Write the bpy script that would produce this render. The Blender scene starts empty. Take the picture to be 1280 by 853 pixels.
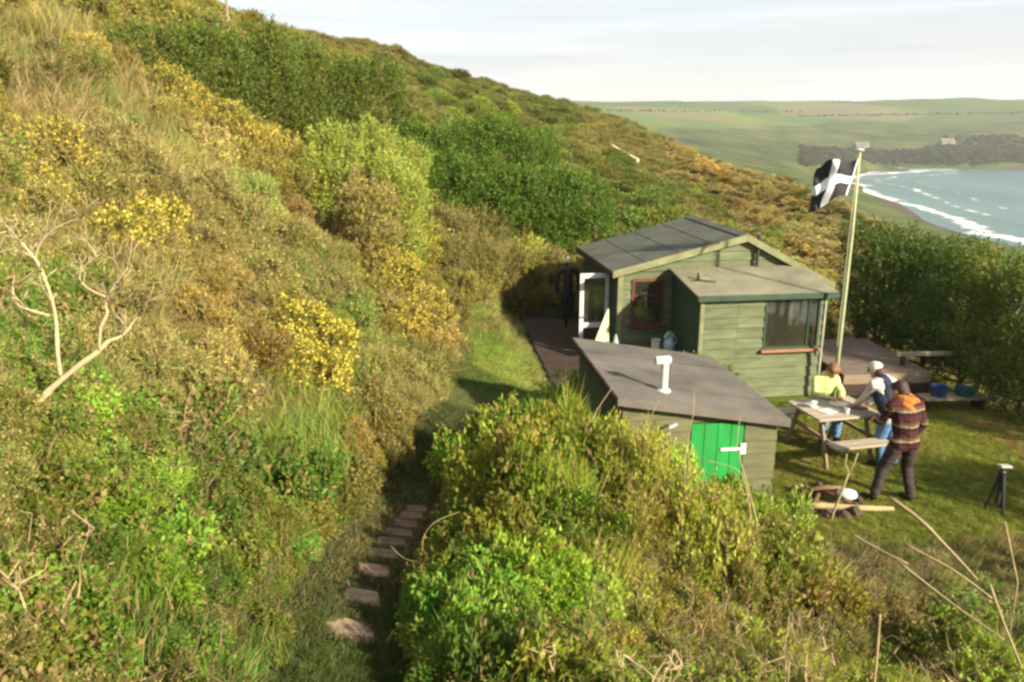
import bpy, bmesh, math, random
import numpy as np
from mathutils import Vector, Matrix, Euler, noise as mnoise

random.seed(7); RNG = np.random.default_rng(7)
R = math.radians
scene = bpy.context.scene
col = scene.collection

# ------------------------------------------------------------------ camera, sky, sun, exposure
CAM_H, PITCH, FPX = 5.16, R(15.4), 1005.0
cam_data = bpy.data.cameras.new('camera')
cam_data.sensor_width = 36.0
cam_data.lens = FPX / 1280 * 36.0
cam_data.clip_start, cam_data.clip_end = 0.05, 20000
cam = bpy.data.objects.new('camera', cam_data)
cam.location = (0, 0, CAM_H)
cam.rotation_euler = (math.pi / 2 - PITCH, 0, 0)
col.objects.link(cam)
scene.camera = cam

SUN_AZ, SUN_EL = R(132), R(25)          # azimuth clockwise from +Y, elevation
SUN_DIR = Vector((math.sin(SUN_AZ) * math.cos(SUN_EL), math.cos(SUN_AZ) * math.cos(SUN_EL), math.sin(SUN_EL)))
world = bpy.data.worlds.new('World'); scene.world = world; world.use_nodes = True
wn, wl = world.node_tree.nodes, world.node_tree.links
wn.clear()
w_out = wn.new('ShaderNodeOutputWorld'); w_bg = wn.new('ShaderNodeBackground')
w_sky = wn.new('ShaderNodeTexSky'); w_sky.sky_type = 'NISHITA'; w_sky.sun_disc = False
w_sky.sun_elevation = SUN_EL; w_sky.sun_rotation = SUN_AZ
w_sky.air_density = 1.0; w_sky.dust_density = 1.0; w_sky.ozone_density = 1.0
w_tc = wn.new('ShaderNodeTexCoord'); w_map = wn.new('ShaderNodeMapping'); w_map.inputs['Scale'].default_value = (1.6, 1.6, 9.0)
w_noise = wn.new('ShaderNodeTexNoise'); w_noise.inputs['Scale'].default_value = 2.4; w_noise.inputs['Detail'].default_value = 5
w_ramp = wn.new('ShaderNodeMapRange'); w_ramp.inputs[1].default_value = .3; w_ramp.inputs[2].default_value = .7
w_ramp.inputs[3].default_value = .52; w_ramp.inputs[4].default_value = .95
w_mix = wn.new('ShaderNodeMix'); w_mix.data_type = 'RGBA'
w_mix.inputs['B'].default_value = (4.5, 4.5, 4.6, 1)        # thin bright high cloud
wl.new(w_tc.outputs['Generated'], w_map.inputs['Vector']); wl.new(w_map.outputs[0], w_noise.inputs['Vector'])
wl.new(w_noise.outputs[0], w_ramp.inputs[0]); wl.new(w_ramp.outputs[0], w_mix.inputs['Factor'])
wl.new(w_sky.outputs[0], w_mix.inputs['A']); w_n2 = wn.new('ShaderNodeTexNoise'); w_n2.inputs['Scale'].default_value = 1.3; w_n2.inputs['Detail'].default_value = 6; w_n2.inputs['Roughness'].default_value = .55
w_m2 = wn.new('ShaderNodeMapping'); w_m2.inputs['Scale'].default_value = (1.2, 1.2, 26.0); wl.new(w_tc.outputs['Generated'], w_m2.inputs['Vector']); wl.new(w_m2.outputs[0], w_n2.inputs['Vector'])
w_r2 = wn.new('ShaderNodeMapRange'); w_r2.inputs[1].default_value = .35; w_r2.inputs[2].default_value = .65; w_r2.inputs[3].default_value = .86; w_r2.inputs[4].default_value = 1.06
w_hs = wn.new('ShaderNodeHueSaturation'); wl.new(w_n2.outputs[0], w_r2.inputs[0]); wl.new(w_r2.outputs[0], w_hs.inputs['Value']); wl.new(w_mix.outputs['Result'], w_hs.inputs['Color'])   # streaky layers of high cloud
wl.new(w_hs.outputs[0], w_bg.inputs['Color'])
w_bg.inputs['Strength'].default_value = 0.083
wl.new(w_bg.outputs[0], w_out.inputs[0])

sun_data = bpy.data.lights.new('sun', 'SUN'); sun_data.energy = 4.9; sun_data.angle = R(1.5); sun_data.color = (1.0, 0.885, 0.69)
sun = bpy.data.objects.new('sun', sun_data); col.objects.link(sun)
sun.rotation_euler = SUN_DIR.to_track_quat('Z', 'Y').to_euler()
sun.location = (30, -30, 40)

vs = scene.view_settings
vs.view_transform = 'Standard'; vs.look = 'None'; vs.gamma = 1.0; vs.use_curve_mapping = False
vs.exposure = 1.3
scene.render.engine = 'CYCLES'
cy = scene.cycles
cy.max_bounces = 6; cy.diffuse_bounces = 3; cy.glossy_bounces = 3; cy.transmission_bounces = 4; cy.transparent_max_bounces = 6
cy.volume_bounces = 0; cy.caustics_reflective = False; cy.caustics_refractive = False
cy.filter_width = 2.7
cy.use_denoising = True

# ------------------------------------------------------------------ pixel helpers (1280 x 853 frame of the photograph)
CP, SP = math.cos(PITCH), math.sin(PITCH)
def ray(px, py):
    u = (px - 640) / FPX; v = (426.5 - py) / FPX
    return (u, CP + v * SP, -SP + v * CP)
def at(px, py, D):
    d = ray(px, py); t = D / d[1]
    return (d[0] * t, D, CAM_H + d[2] * t)
def onz(px, py, z):
    d = ray(px, py); t = (z - CAM_H) / d[2]
    return (d[0] * t, d[1] * t, z)
def project(P):
    P = np.asarray(P, float)
    yy = P[..., 1] * CP - (P[..., 2] - CAM_H) * SP
    zz = P[..., 1] * SP + (P[..., 2] - CAM_H) * CP
    yy = np.where(yy < .05, .05, yy)
    return 640 + FPX * P[..., 0] / yy, 426.5 - FPX * zz / yy

# ------------------------------------------------------------------ object helpers
def tag(o, label=None, cat=None, group=None, kind=None):
    if label: o['label'] = label
    if cat: o['category'] = cat
    if group: o['group'] = group
    if kind: o['kind'] = kind
    return o
def empty(name, loc=(0, 0, 0), rz=0):
    o = bpy.data.objects.new(name, None); col.objects.link(o)
    o.empty_display_size = .2
    o.location = loc; o.rotation_euler = (0, 0, rz)
    return o
def link(name, me, mat=None, parent=None, loc=None, rot=None):
    o = bpy.data.objects.new(name, me); col.objects.link(o)
    if mat is not None and len(me.materials) == 0: me.materials.append(mat)
    if parent is not None: o.parent = parent
    if loc is not None: o.location = loc
    if rot is not None: o.rotation_euler = rot
    return o
class MB:
    """collects simple solids for ONE mesh"""
    def __init__(s): s.v = []; s.f = []
    def add(s, vs, fs):
        b = len(s.v); s.v += [tuple(v) for v in vs]; s.f += [tuple(b + i for i in f) for f in fs]; return s
    def box(s, c, size, rot=None):
        hx, hy, hz = size[0] / 2, size[1] / 2, size[2] / 2
        m = Euler(rot).to_matrix() if rot else None
        vs = []
        for x in (-hx, hx):
            for y in (-hy, hy):
                for z in (-hz, hz):
                    p = Vector((x, y, z)); p = m @ p if m else p
                    vs.append((p.x + c[0], p.y + c[1], p.z + c[2]))
        return s.add(vs, [(0, 1, 3, 2), (4, 6, 7, 5), (0, 4, 5, 1), (2, 3, 7, 6), (0, 2, 6, 4), (1, 5, 7, 3)])
    def bb(s, a, b):
        return s.box([(a[i] + b[i]) / 2 for i in range(3)], [abs(b[i] - a[i]) for i in range(3)])
    def tube(s, pts, rad, n=8, caps=True):
        pts = [Vector(p) for p in pts]
        if not hasattr(rad, '__len__'): rad = [rad] * len(pts)
        rings = []; up = None
        for i, p in enumerate(pts):
            d = (pts[min(i + 1, len(pts) - 1)] - pts[max(i - 1, 0)])
            d = d.normalized() if d.length > 1e-9 else Vector((0, 0, 1))
            if up is None:
                up = d.orthogonal().normalized()
            up = (up - d * up.dot(d)); up = up.normalized() if up.length > 1e-6 else d.orthogonal().normalized()
            sd = d.cross(up)
            rings.append([p + (up * math.cos(2 * math.pi * k / n) + sd * math.sin(2 * math.pi * k / n)) * rad[i] for k in range(n)])
        vs = [v for r in rings for v in r]; fs = []
        for i in range(len(pts) - 1):
            for k in range(n):
                fs.append((i * n + k, i * n + (k + 1) % n, (i + 1) * n + (k + 1) % n, (i + 1) * n + k))
        if caps:
            fs.append(tuple(reversed(range(n)))); fs.append(tuple((len(pts) - 1) * n + k for k in range(n)))
        return s.add(vs, fs)
    def lathe(s, c, prof, n=14):
        vs = []; fs = []
        for r, z in prof:
            for k in range(n):
                a = 2 * math.pi * k / n; vs.append((c[0] + r * math.cos(a), c[1] + r * math.sin(a), c[2] + z))
        for i in range(len(prof) - 1):
            for k in range(n):
                fs.append((i * n + k, i * n + (k + 1) % n, (i + 1) * n + (k + 1) % n, (i + 1) * n + k))
        fs.append(tuple(reversed(range(n)))); fs.append(tuple((len(prof) - 1) * n + k for k in range(n)))
        return s.add(vs, fs)
    def prism(s, poly, y0, y1):
        """poly in (x,z), extruded along y"""
        n = len(poly)
        vs = [(x, y0, z) for x, z in poly] + [(x, y1, z) for x, z in poly]
        fs = [tuple(range(n)), tuple(reversed(range(n, 2 * n)))]
        for k in range(n): fs.append((k, k + n, (k + 1) % n + n, (k + 1) % n))
        return s.add(vs, fs)
    def mesh(s, name='mesh', bevel=0, smooth=False):
        me = bpy.data.meshes.new(name); me.from_pydata(s.v, [], s.f)
        bm = bmesh.new(); bm.from_mesh(me)
        bmesh.ops.recalc_face_normals(bm, faces=bm.faces)
        if bevel:
            bmesh.ops.bevel(bm, geom=[e for e in bm.edges if len(e.link_faces) == 2 and e.calc_face_angle(0) > .5], offset=bevel, segments=1, affect='EDGES', profile=.5)
        bm.to_mesh(me); bm.free()
        if smooth: me.polygons.foreach_set('use_smooth', [True] * len(me.polygons))
        me.update(); return me
    def build(s, name, mat, parent=None, bevel=0, smooth=False, loc=None, rot=None):
        return link(name, s.mesh(name, bevel, smooth), mat, parent, loc, rot)

def np_mesh(name, verts, faces, attrs=None, smooth=False):
    """faces: list of int arrays (n,k); attrs: dict name -> per-vertex float array"""
    me = bpy.data.meshes.new(name)
    verts = np.asarray(verts, np.float32)
    me.vertices.add(len(verts)); me.vertices.foreach_set('co', verts.ravel())
    loops = np.concatenate([f.ravel() for f in faces]).astype(np.int32)
    sizes = np.concatenate([np.full(len(f), f.shape[1], np.int32) for f in faces])
    starts = np.concatenate([[0], np.cumsum(sizes)[:-1]]).astype(np.int32)
    me.loops.add(len(loops)); me.loops.foreach_set('vertex_index', loops)
    me.polygons.add(len(sizes)); me.polygons.foreach_set('loop_start', starts)
    if smooth: me.polygons.foreach_set('use_smooth', np.ones(len(sizes), bool))
    for k, a in (attrs or {}).items():
        at_ = me.attributes.new(k, 'FLOAT', 'POINT'); at_.data.foreach_set('value', np.asarray(a, np.float32))
    me.update(calc_edges=True); me.validate(); return me

# ------------------------------------------------------------------ materials
def new_mat(name):
    m = bpy.data.materials.new(name); m.use_nodes = True
    nt = m.node_tree; bsdf = nt.nodes['Principled BSDF']
    return m, nt, nt.nodes, nt.links, bsdf
def set_spec(b, v):
    b.inputs['Specular IOR Level'].default_value = v
def paint(name, rgb, rough=.6, var=.25, scale=6.0, bump=.15, spec=.35, streak=(1, 1, 1), rgb2=None, metallic=0.0, bump_scale=None):
    m, nt, N, L, b = new_mat(name)
    tc = N.new('ShaderNodeTexCoord'); mp = N.new('ShaderNodeMapping'); mp.inputs['Scale'].default_value = streak
    L.new(tc.outputs['Object'], mp.inputs['Vector'])
    n1 = N.new('ShaderNodeTexNoise'); n1.inputs['Scale'].default_value = scale; n1.inputs['Detail'].default_value = 8; n1.inputs['Roughness'].default_value = .65
    L.new(mp.outputs[0], n1.inputs['Vector'])
    cr = N.new('ShaderNodeValToRGB')
    c2 = rgb2 if rgb2 else tuple(max(0, c * (1 - var)) for c in rgb)
    c1 = rgb if rgb2 else tuple(min(1, c * (1 + var * .6)) for c in rgb)
    cr.color_ramp.elements[0].position = .32; cr.color_ramp.elements[0].color = (*c2, 1)
    cr.color_ramp.elements[1].position = .68; cr.color_ramp.elements[1].color = (*c1, 1)
    L.new(n1.outputs[0], cr.inputs[0])
    oi = N.new('ShaderNodeObjectInfo'); hsv = N.new('ShaderNodeHueSaturation')
    mr = N.new('ShaderNodeMapRange'); mr.inputs[3].default_value = 1 - var * .35; mr.inputs[4].default_value = 1 + var * .35
    L.new(oi.outputs['Random'], mr.inputs[0]); L.new(mr.outputs[0], hsv.inputs['Value']); L.new(cr.outputs[0], hsv.inputs['Color'])
    L.new(hsv.outputs[0], b.inputs['Base Color'])
    b.inputs['Roughness'].default_value = rough; b.inputs['Metallic'].default_value = metallic; set_spec(b, spec)
    if bump:
        n2 = N.new('ShaderNodeTexNoise'); n2.inputs['Scale'].default_value = bump_scale or scale * 5; n2.inputs['Detail'].default_value = 4
        L.new(mp.outputs[0], n2.inputs['Vector'])
        bp = N.new('ShaderNodeBump'); bp.inputs['Strength'].default_value = bump; bp.inputs['Distance'].default_value = .01
        L.new(n2.outputs[0], bp.inputs['Height']); L.new(bp.outputs[0], b.inputs['Normal'])
    return m

def foliage_mat(name, flower=(.66, .54, .08), dry=(.31, .27, .09), transl=.36, hue_var=.05, val_lo=.55, val_hi=1.5, rough=.6, spec=.25):
    """tint / bloom / dry come from the instance (or the object's own properties); rnd and flower from the mesh"""
    m, nt, N, L, b = new_mat(name)
    def attr(n, t='GEOMETRY'):
        a = N.new('ShaderNodeAttribute'); a.attribute_name = n; a.attribute_type = t; return a
    tint = attr('tint', 'INSTANCER'); bloom = attr('bloom', 'INSTANCER'); dr = attr('dry', 'INSTANCER')
    rnd = attr('rnd'); rs = attr('rs'); fl = attr('flower')
    lt = N.new('ShaderNodeMath'); lt.operation = 'LESS_THAN'; L.new(rs.outputs['Fac'], lt.inputs[0]); L.new(dr.outputs['Fac'], lt.inputs[1])
    mx = N.new('ShaderNodeMix'); mx.data_type = 'RGBA'; L.new(lt.outputs[0], mx.inputs['Factor'])
    L.new(tint.outputs['Color'], mx.inputs['A']); mx.inputs['B'].default_value = (*dry, 1)
    h = N.new('ShaderNodeHueSaturation')
    mh = N.new('ShaderNodeMapRange'); mh.inputs[3].default_value = .5 - hue_var / 2; mh.inputs[4].default_value = .5 + hue_var / 2
    mv = N.new('ShaderNodeMapRange'); mv.inputs[3].default_value = val_lo; mv.inputs[4].default_value = val_hi
    L.new(rs.outputs['Fac'], mh.inputs[0]); L.new(rnd.outputs['Fac'], mv.inputs[0])
    L.new(mh.outputs[0], h.inputs['Hue']); L.new(mv.outputs[0], h.inputs['Value']); L.new(mx.outputs['Result'], h.inputs['Color'])
    g0 = N.new('ShaderNodeMath'); g0.operation = 'GREATER_THAN'; g0.inputs[1].default_value = .001; L.new(fl.outputs['Fac'], g0.inputs[0])
    g1 = N.new('ShaderNodeMath'); g1.operation = 'LESS_THAN'; L.new(fl.outputs['Fac'], g1.inputs[0]); L.new(bloom.outputs['Fac'], g1.inputs[1])
    g2 = N.new('ShaderNodeMath'); g2.operation = 'MULTIPLY'; L.new(g0.outputs[0], g2.inputs[0]); L.new(g1.outputs[0], g2.inputs[1])
    mf = N.new('ShaderNodeMix'); mf.data_type = 'RGBA'; L.new(g2.outputs[0], mf.inputs['Factor'])
    L.new(h.outputs[0], mf.inputs['A']); mf.inputs['B'].default_value = (*flower, 1)
    L.new(mf.outputs['Result'], b.inputs['Base Color'])
    b.inputs['Roughness'].default_value = rough; set_spec(b, spec)
    tr = N.new('ShaderNodeBsdfTranslucent'); L.new(mf.outputs['Result'], tr.inputs['Color'])
    ms = N.new('ShaderNodeMixShader'); ms.inputs[0].default_value = transl
    L.new(b.outputs[0], ms.inputs[1]); L.new(tr.outputs[0], ms.inputs[2])
    L.new(ms.outputs[0], N['Material Output'].inputs['Surface'])
    return m

def ground_mat(name, cols, scale=.9, bump=.6, rough=.95):
    """several earth colours mixed by two scales of noise"""
    m, nt, N, L, b = new_mat(name)
    tc = N.new('ShaderNodeTexCoord')
    n1 = N.new('ShaderNodeTexNoise'); n1.inputs['Scale'].default_value = scale; n1.inputs['Detail'].default_value = 10; n1.inputs['Roughness'].default_value = .7
    L.new(tc.outputs['Object'], n1.inputs['Vector'])
    cr = N.new('ShaderNodeValToRGB'); e = cr.color_ramp.elements
    while len(e) < len(cols): e.new(.5)
    for i, c in enumerate(cols):
        e[i].position = .3 + .4 * i / (len(cols) - 1); e[i].color = (*c, 1)
    L.new(n1.outputs[0], cr.inputs[0]); L.new(cr.outputs[0], b.inputs['Base Color'])
    n2 = N.new('ShaderNodeTexNoise'); n2.inputs['Scale'].default_value = scale * 22; n2.inputs['Detail'].default_value = 6
    L.new(tc.outputs['Object'], n2.inputs['Vector'])
    bp = N.new('ShaderNodeBump'); bp.inputs['Strength'].default_value = bump; bp.inputs['Distance'].default_value = .05
    L.new(n2.outputs[0], bp.inputs['Height']); L.new(bp.outputs[0], b.inputs['Normal'])
    b.inputs['Roughness'].default_value = rough; set_spec(b, .1)
    return m

M = {}
M['hill'] = ground_mat('hillside_earth', [(.035, .028, .014), (.06, .055, .02), (.10, .085, .03), (.075, .09, .025)], .5)
M['lawn'] = ground_mat('lawn_turf', [(.06, .08, .016), (.10, .12, .02), (.15, .145, .03), (.24, .18, .06)], .55)
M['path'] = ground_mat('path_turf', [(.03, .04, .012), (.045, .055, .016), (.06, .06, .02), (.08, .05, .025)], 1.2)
M['slab'] = paint('weathered_paving', (.36, .265, .165), .95, .35, 9, .7, .1, rgb2=(.17, .12, .07))
M['slabR'] = paint('reddish_brick_paving', (.24, .155, .10), .95, .35, 9, .7, .1, rgb2=(.11, .075, .045))
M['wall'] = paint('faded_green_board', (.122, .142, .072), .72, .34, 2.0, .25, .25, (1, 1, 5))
M['wallD'] = paint('shaded_green_board_and_trim', (.040, .072, .042), .7, .3, 3.0, .25, .25, (1, 1, 5))  # shade of walls turned from the sun put into the colour; also trim
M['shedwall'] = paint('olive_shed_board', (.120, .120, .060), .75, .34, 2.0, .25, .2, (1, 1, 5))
M['felt'] = paint('grey_green_roofing_felt', (.095, .10, .075), .85, .35, 1.6, .5, .3, bump_scale=220)
M['feltB'] = paint('brown_roofing_felt', (.140, .126, .106), .9, .35, 1.4, .5, .2, bump_scale=220)
M['feltG'] = paint('pale_moss_roofing_felt', (.235, .222, .148), .9, .35, 1.4, .5, .2, bump_scale=220)
M['verge'] = paint('pale_verge_board', (.185, .19, .095), .7, .3, 4, .2, .3)
M['oldwhite'] = paint('weathered_white_paint', (.30, .31, .24), .6, .25, 5, .1, .3)
M['white'] = paint('white_paint', (.62, .61, .57), .45, .16, 5, .05, .4)
M['cream'] = paint('cream_cloth', (.60, .55, .39), .85, .12, 5, .2, .15)
M['redframe'] = paint('red_brown_paint', (.12, .038, .022), .55, .3, 8, .2, .35)
M['sill'] = paint('terracotta_sill', (.30, .155, .09), .6, .2, 8, .2, .3)
M['green'] = paint('bright_green_paint', (.012, .29, .050), .55, .3, 1.6, .25, .35, (3, 3, .7), rgb2=(.018, .19, .045))
M['dark'] = paint('dark_interior', (.02, .018, .014), .9, .2, 4, 0, .1)
M['room'] = paint('room_lining', (.34, .31, .22), .9, .2, 4, 0, .1)
M['wood'] = paint('weathered_timber', (.26, .20, .13), .8, .3, 3.5, .4, .2, (1, 8, 8))
M['woodD'] = paint('brown_timber_shade_tone', (.055, .037, .028), .8, .35, 3.5, .4, .2, (8, 1, 8))  # brown timber, darkened to carry the cabin's shadow on the walkway
M['deck'] = paint('grey_brown_deck', (.17, .13, .10), .85, .25, 3, .4, .15, (1, 6, 6))
M['tabletop'] = paint('silvered_table_timber', (.36, .31, .23), .8, .25, 3, .3, .2, (1, 8, 8))
M['pole'] = paint('lichen_painted_pole', (.31, .34, .18), .6, .2, 4, .15, .3)
M['deadwood'] = paint('bleached_dead_wood', (.42, .345, .20), .85, .3, 9, .5, .15, (4, 4, 4))
M['straw'] = paint('straw_stalk', (.34, .27, .14), .8, .25, 9, .3, .15)
M['twigm'] = paint('brown_twig', (.17, .105, .055), .9, .4, 9, .3, .1)
M['bark'] = paint('dark_bark', (.07, .05, .032), .9, .4, 9, .6, .1)
M['black'] = paint('black_rubber', (.012, .012, .014), .5, .2, 8, .2, .35)
M['metal'] = paint('dark_metal', (.03, .032, .033), .4, .2, 8, .05, .5)
M['blue'] = paint('blue_plastic', (.015, .05, .14), .4, .15, 8, .03, .45)
M['teal'] = paint('teal_plastic', (.02, .09, .10), .4, .15, 8, .03, .45)
M['paleblue'] = paint('pale_blue_enamel', (.42, .52, .50), .45, .15, 8, .05, .4)
M['stone'] = paint('hearth_stone', (.09, .062, .048), .9, .35, 6, .6, .15)
M['ash'] = paint('fire_ash', (.06, .035, .028), .95, .4, 8, .6, .05)
M['faded'] = paint('faded_render', (.24, .235, .20), .8, .1, 1, 0, .2)
M['soil'] = ground_mat('bare_red_soil', [(.10, .045, .02), (.17, .085, .04), (.12, .08, .03)], 2.0)
def glass_mat():
    m, nt, N, L, b = new_mat('window_glass')
    gl = N.new('ShaderNodeBsdfGlossy'); gl.inputs['Roughness'].default_value = .03; gl.inputs['Color'].default_value = (.9, .92, .9, 1)
    tr = N.new('ShaderNodeBsdfTransparent'); tr.inputs['Color'].default_value = (.72, .75, .68, 1)
    lw = N.new('ShaderNodeLayerWeight'); lw.inputs[0].default_value = .28
    ms = N.new('ShaderNodeMixShader'); mr = N.new('ShaderNodeMapRange'); mr.inputs[3].default_value = .1; mr.inputs[4].default_value = .9
    df = N.new('ShaderNodeBsdfDiffuse'); df.inputs['Color'].default_value = (.40, .38, .28, 1); m0 = N.new('ShaderNodeMixShader'); m0.inputs[0].default_value = .05  # faint diffuse share put in for the pane's pale reflections
    L.new(lw.outputs['Fresnel'], mr.inputs[0]); L.new(mr.outputs[0], ms.inputs[0])
    L.new(tr.outputs[0], m0.inputs[1]); L.new(df.outputs[0], m0.inputs[2]); L.new(m0.outputs[0], ms.inputs[1]); L.new(gl.outputs[0], ms.inputs[2]); L.new(ms.outputs[0], N['Material Output'].inputs['Surface'])
    return m
M['glass'] = glass_mat()

# ------------------------------------------------------------------ terrain: smooth surface through surveyed points
def rbf_fit(pts, c):
    P = np.array(pts, float); X = P[:, :2]; z = P[:, 2]
    r = np.sqrt(((X[:, None] - X[None]) ** 2).sum(-1) + c * c)
    n = len(P); A = np.zeros((n + 3, n + 3)); A[:n, :n] = r - np.eye(n) * .25
    A[:n, n] = 1; A[:n, n + 1:] = X; A[n, :n] = 1; A[n + 1:, :n] = X.T
    w = np.linalg.solve(A, np.concatenate([z, [0, 0, 0]]))
    def f(x, y):
        x = np.asarray(x, float); y = np.asarray(y, float); sh = x.shape
        q = np.stack([x.ravel(), y.ravel()], -1); out = np.empty(len(q))
        for i in range(0, len(q), 20000):
            qq = q[i:i + 20000]
            rr = np.sqrt(((qq[:, None] - X[None]) ** 2).sum(-1) + c * c)
            out[i:i + 20000] = rr @ w[:n] + w[n] + qq @ w[n + 1:]
        return out.reshape(sh)
    return f
ctl = []
def S(px, py, D, h): x, y, z = at(px, py, D); ctl.append((x, y, z - h))
for a in [(0, 850, 2.4), (150, 850, 2.8), (300, 850, 3.5), (0, 700, 3.2), (0, 550, 4.3), (0, 400, 5.8), (0, 300, 7.2), (0, 200, 9), (0, 100, 11.5), (0, 0, 15),
          (150, 700, 3.7), (150, 500, 5.6), (150, 350, 8.2), (150, 200, 12.2), (150, 80, 17), (300, 700, 4.6), (300, 600, 5.6), (300, 500, 7.2), (300, 400, 9.5), (300, 300, 12.5), (300, 200, 17),
          (420, 600, 6.6), (440, 520, 8.6), (450, 450, 10.4)]: S(*a, .38)
for a in [(300, 100, 23), (270, 2, 27), (450, 380, 12.6), (450, 300, 16), (450, 200, 22), (450, 100, 32), (450, 53, 40),
          (540, 420, 13), (555, 300, 19), (560, 200, 27), (560, 125, 45), (560, 82, 58), (650, 300, 22), (650, 200, 33), (650, 130, 60), (645, 106, 82),
          (760, 270, 25.5), (760, 250, 30), (760, 200, 45), (760, 150, 100), (745, 128, 150)]: S(*a, .62 + .012 * a[2])
for a in [(870, 270, 28), (870, 230, 45), (870, 200, 70), (860, 180, 95), (1000, 330, 24), (1000, 280, 34), (1000, 240, 48), (930, 208, 68), (850, 176, 110)]: S(*a, .45 + .012 * a[2])
# path (bare), lawn, cabin platform
for a in [(440, 850, 4.2), (435, 790, 5.0), (455, 745, 5.6), (490, 690, 6.5), (515, 655, 7.3), (560, 590, 9.0), (600, 505, 11.8), (622, 440, 15.5), (640, 400, 18)]: S(*a, 0)
for a in [(700, 853, 3.1), (860, 853, 3.4), (1000, 853, 3.8), (1280, 853, 4.5), (1280, 720, 6.3), (1130, 700, 6.5), (1000, 660, 6.8), (850, 600, 7.2), (760, 530, 7.6), (670, 505, 8.1), (640, 600, 5.9), (615, 700, 4.6), (590, 800, 3.8), (900, 720, 5.4), (760, 680, 5.1)]: S(*a, .72)
for x, y in [(3.8, 9.6), (5.3, 9.4), (7, 9.2), (4.5, 11), (6, 11), (8, 11), (5, 13), (7, 13), (8.6, 13), (4, 15), (7, 16), (6.5, 19), (8.5, 17), (8.6, 9.6), (2.6, 10.2), (2.4, 11.5), (3.6, 12.4)]: ctl.append((x, y, -.02))
for x, y in [(1.0, 13.4), (.8, 16), (1.0, 19), (1.6, 14.5), (1.4, 17.5)]: ctl.append((x, y, .36))
for x, y, z in [(2.2, 16, .25), (4, 19.5, .35), (2, 20.5, .6), (1.1, 11.3, .55), (6.5, 22, .1), (9.5, 22, -.4),
                (0, 0, 3.35), (-2, -3, 4.0), (3, -3, 2.6), (8, -3, 1.0), (5, 1, 2.4), (8, 3, .9), (-8, -3, 6.4), (-14, 4, 9.5), (-16, 16, 11), (-24, 30, 12), (-22, 50, 11), (-10, 70, 10.5), (-5, 110, 9.5), (-40, 90, 13), (5, 160, 8.5), (-40, 10, 14), (-40, 160, 13),
                (12, 11, -1.5), (12, 18, -1.8), (14, 5, -2.5), (14, 25, -1.2), (22, 8, -9), (22, 18, -9), (20, 30, -3.5), (25, 40, -5), (30, 60, -5), (30, 85, -4), (34, 120, -4), (40, 160, -4), (22, 52, -.7), (26, 74, -.8),
                (34, 12, -18), (38, 30, -19), (48, 60, -22), (55, 100, -23), (65, 160, -24), (60, 10, -31), (75, 60, -34), (85, 120, -35), (95, 170, -36), (100, 20, -38), (120, 80, -42), (130, 170, -42), (22, -3, -7), (50, -3, -26)]: ctl.append((x, y, z))
_H0 = rbf_fit(ctl, 1.2)
def fnoise(x, y, s, seed=0):
    """cheap smooth value noise"""
    x = np.asarray(x, float) * s + seed * 17.13; y = np.asarray(y, float) * s + seed * 9.71
    xi = np.floor(x); yi = np.floor(y); fx = x - xi; fy = y - yi
    fx = fx * fx * (3 - 2 * fx); fy = fy * fy * (3 - 2 * fy)
    def h(a, b):
        v = np.sin(a * 127.1 + b * 311.7 + seed * 74.7) * 43758.5453; return v - np.floor(v)
    return (h(xi, yi) * (1 - fx) + h(xi + 1, yi) * fx) * (1 - fy) + (h(xi, yi + 1) * (1 - fx) + h(xi + 1, yi + 1) * fx) * fy
PATH = [at(*a) for a in [(452, 960, 3.1), (440, 850, 4.2), (435, 790, 5.0), (455, 745, 5.6), (490, 690, 6.5), (515, 655, 7.3), (560, 590, 9.0), (600, 505, 11.8), (622, 440, 15.5)]]
def seg_dist(x, y, poly):
    x = np.asarray(x, float); y = np.asarray(y, float); d = np.full(x.shape, 1e9)
    for a, b in zip(poly[:-1], poly[1:]):
        ax, ay, bx, by = a[0], a[1], b[0], b[1]
        t = np.clip(((x - ax) * (bx - ax) + (y - ay) * (by - ay)) / ((bx - ax) ** 2 + (by - ay) ** 2), 0, 1)
        d = np.minimum(d, np.hypot(x - ax - t * (bx - ax), y - ay - t * (by - ay)))
    return d
def in_lawn(x, y):
    """level ground cut for the lawn, shed and cabin"""
    x = np.asarray(x, float); y = np.asarray(y, float)
    return np.clip(np.minimum.reduce([(x - 3.3) / .8, (9.4 - x) / 1.2, (y - 8.6 - .10 * (x - 3)) / .8, (19 - y) / 1.5]), 0, 1)
def HT(x, y):
    z = _H0(x, y); x = np.asarray(x, float); y = np.asarray(y, float)
    D = np.hypot(x, y)
    rough = (1 - in_lawn(x, y)) * np.clip((seg_dist(x, y, PATH) - .3) / .8, 0, 1)
    z = z + rough * ((fnoise(x, y, .9, 1) - .5) * .36 + (fnoise(x, y, .28, 2) - .5) * .5 * np.clip(D / 12, 0, 1) + (fnoise(x, y, .09, 3) - .5) * .8 * np.clip((D - 20) / 40, 0, 1))
    k = in_lawn(x, y); z = z * (1 - k) + (-.02 + (fnoise(x, y, .5, 4) - .5) * .05) * k
    c, s = math.cos(R(6)), math.sin(R(6)); u = (x - .62) * c + (y - 12.9) * s; v = -(x - .62) * s + (y - 12.9) * c
    k = np.clip(np.minimum.reduce([(u + .55) / .5, (2.2 - u) / .5, (v + .4) / .5, (7.6 - v) / .8]), 0, 1); z = z * (1 - k) + np.minimum(z, .35) * k
    return z
def hz(x, y): return float(HT(np.array([x]), np.array([y]))[0])
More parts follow.
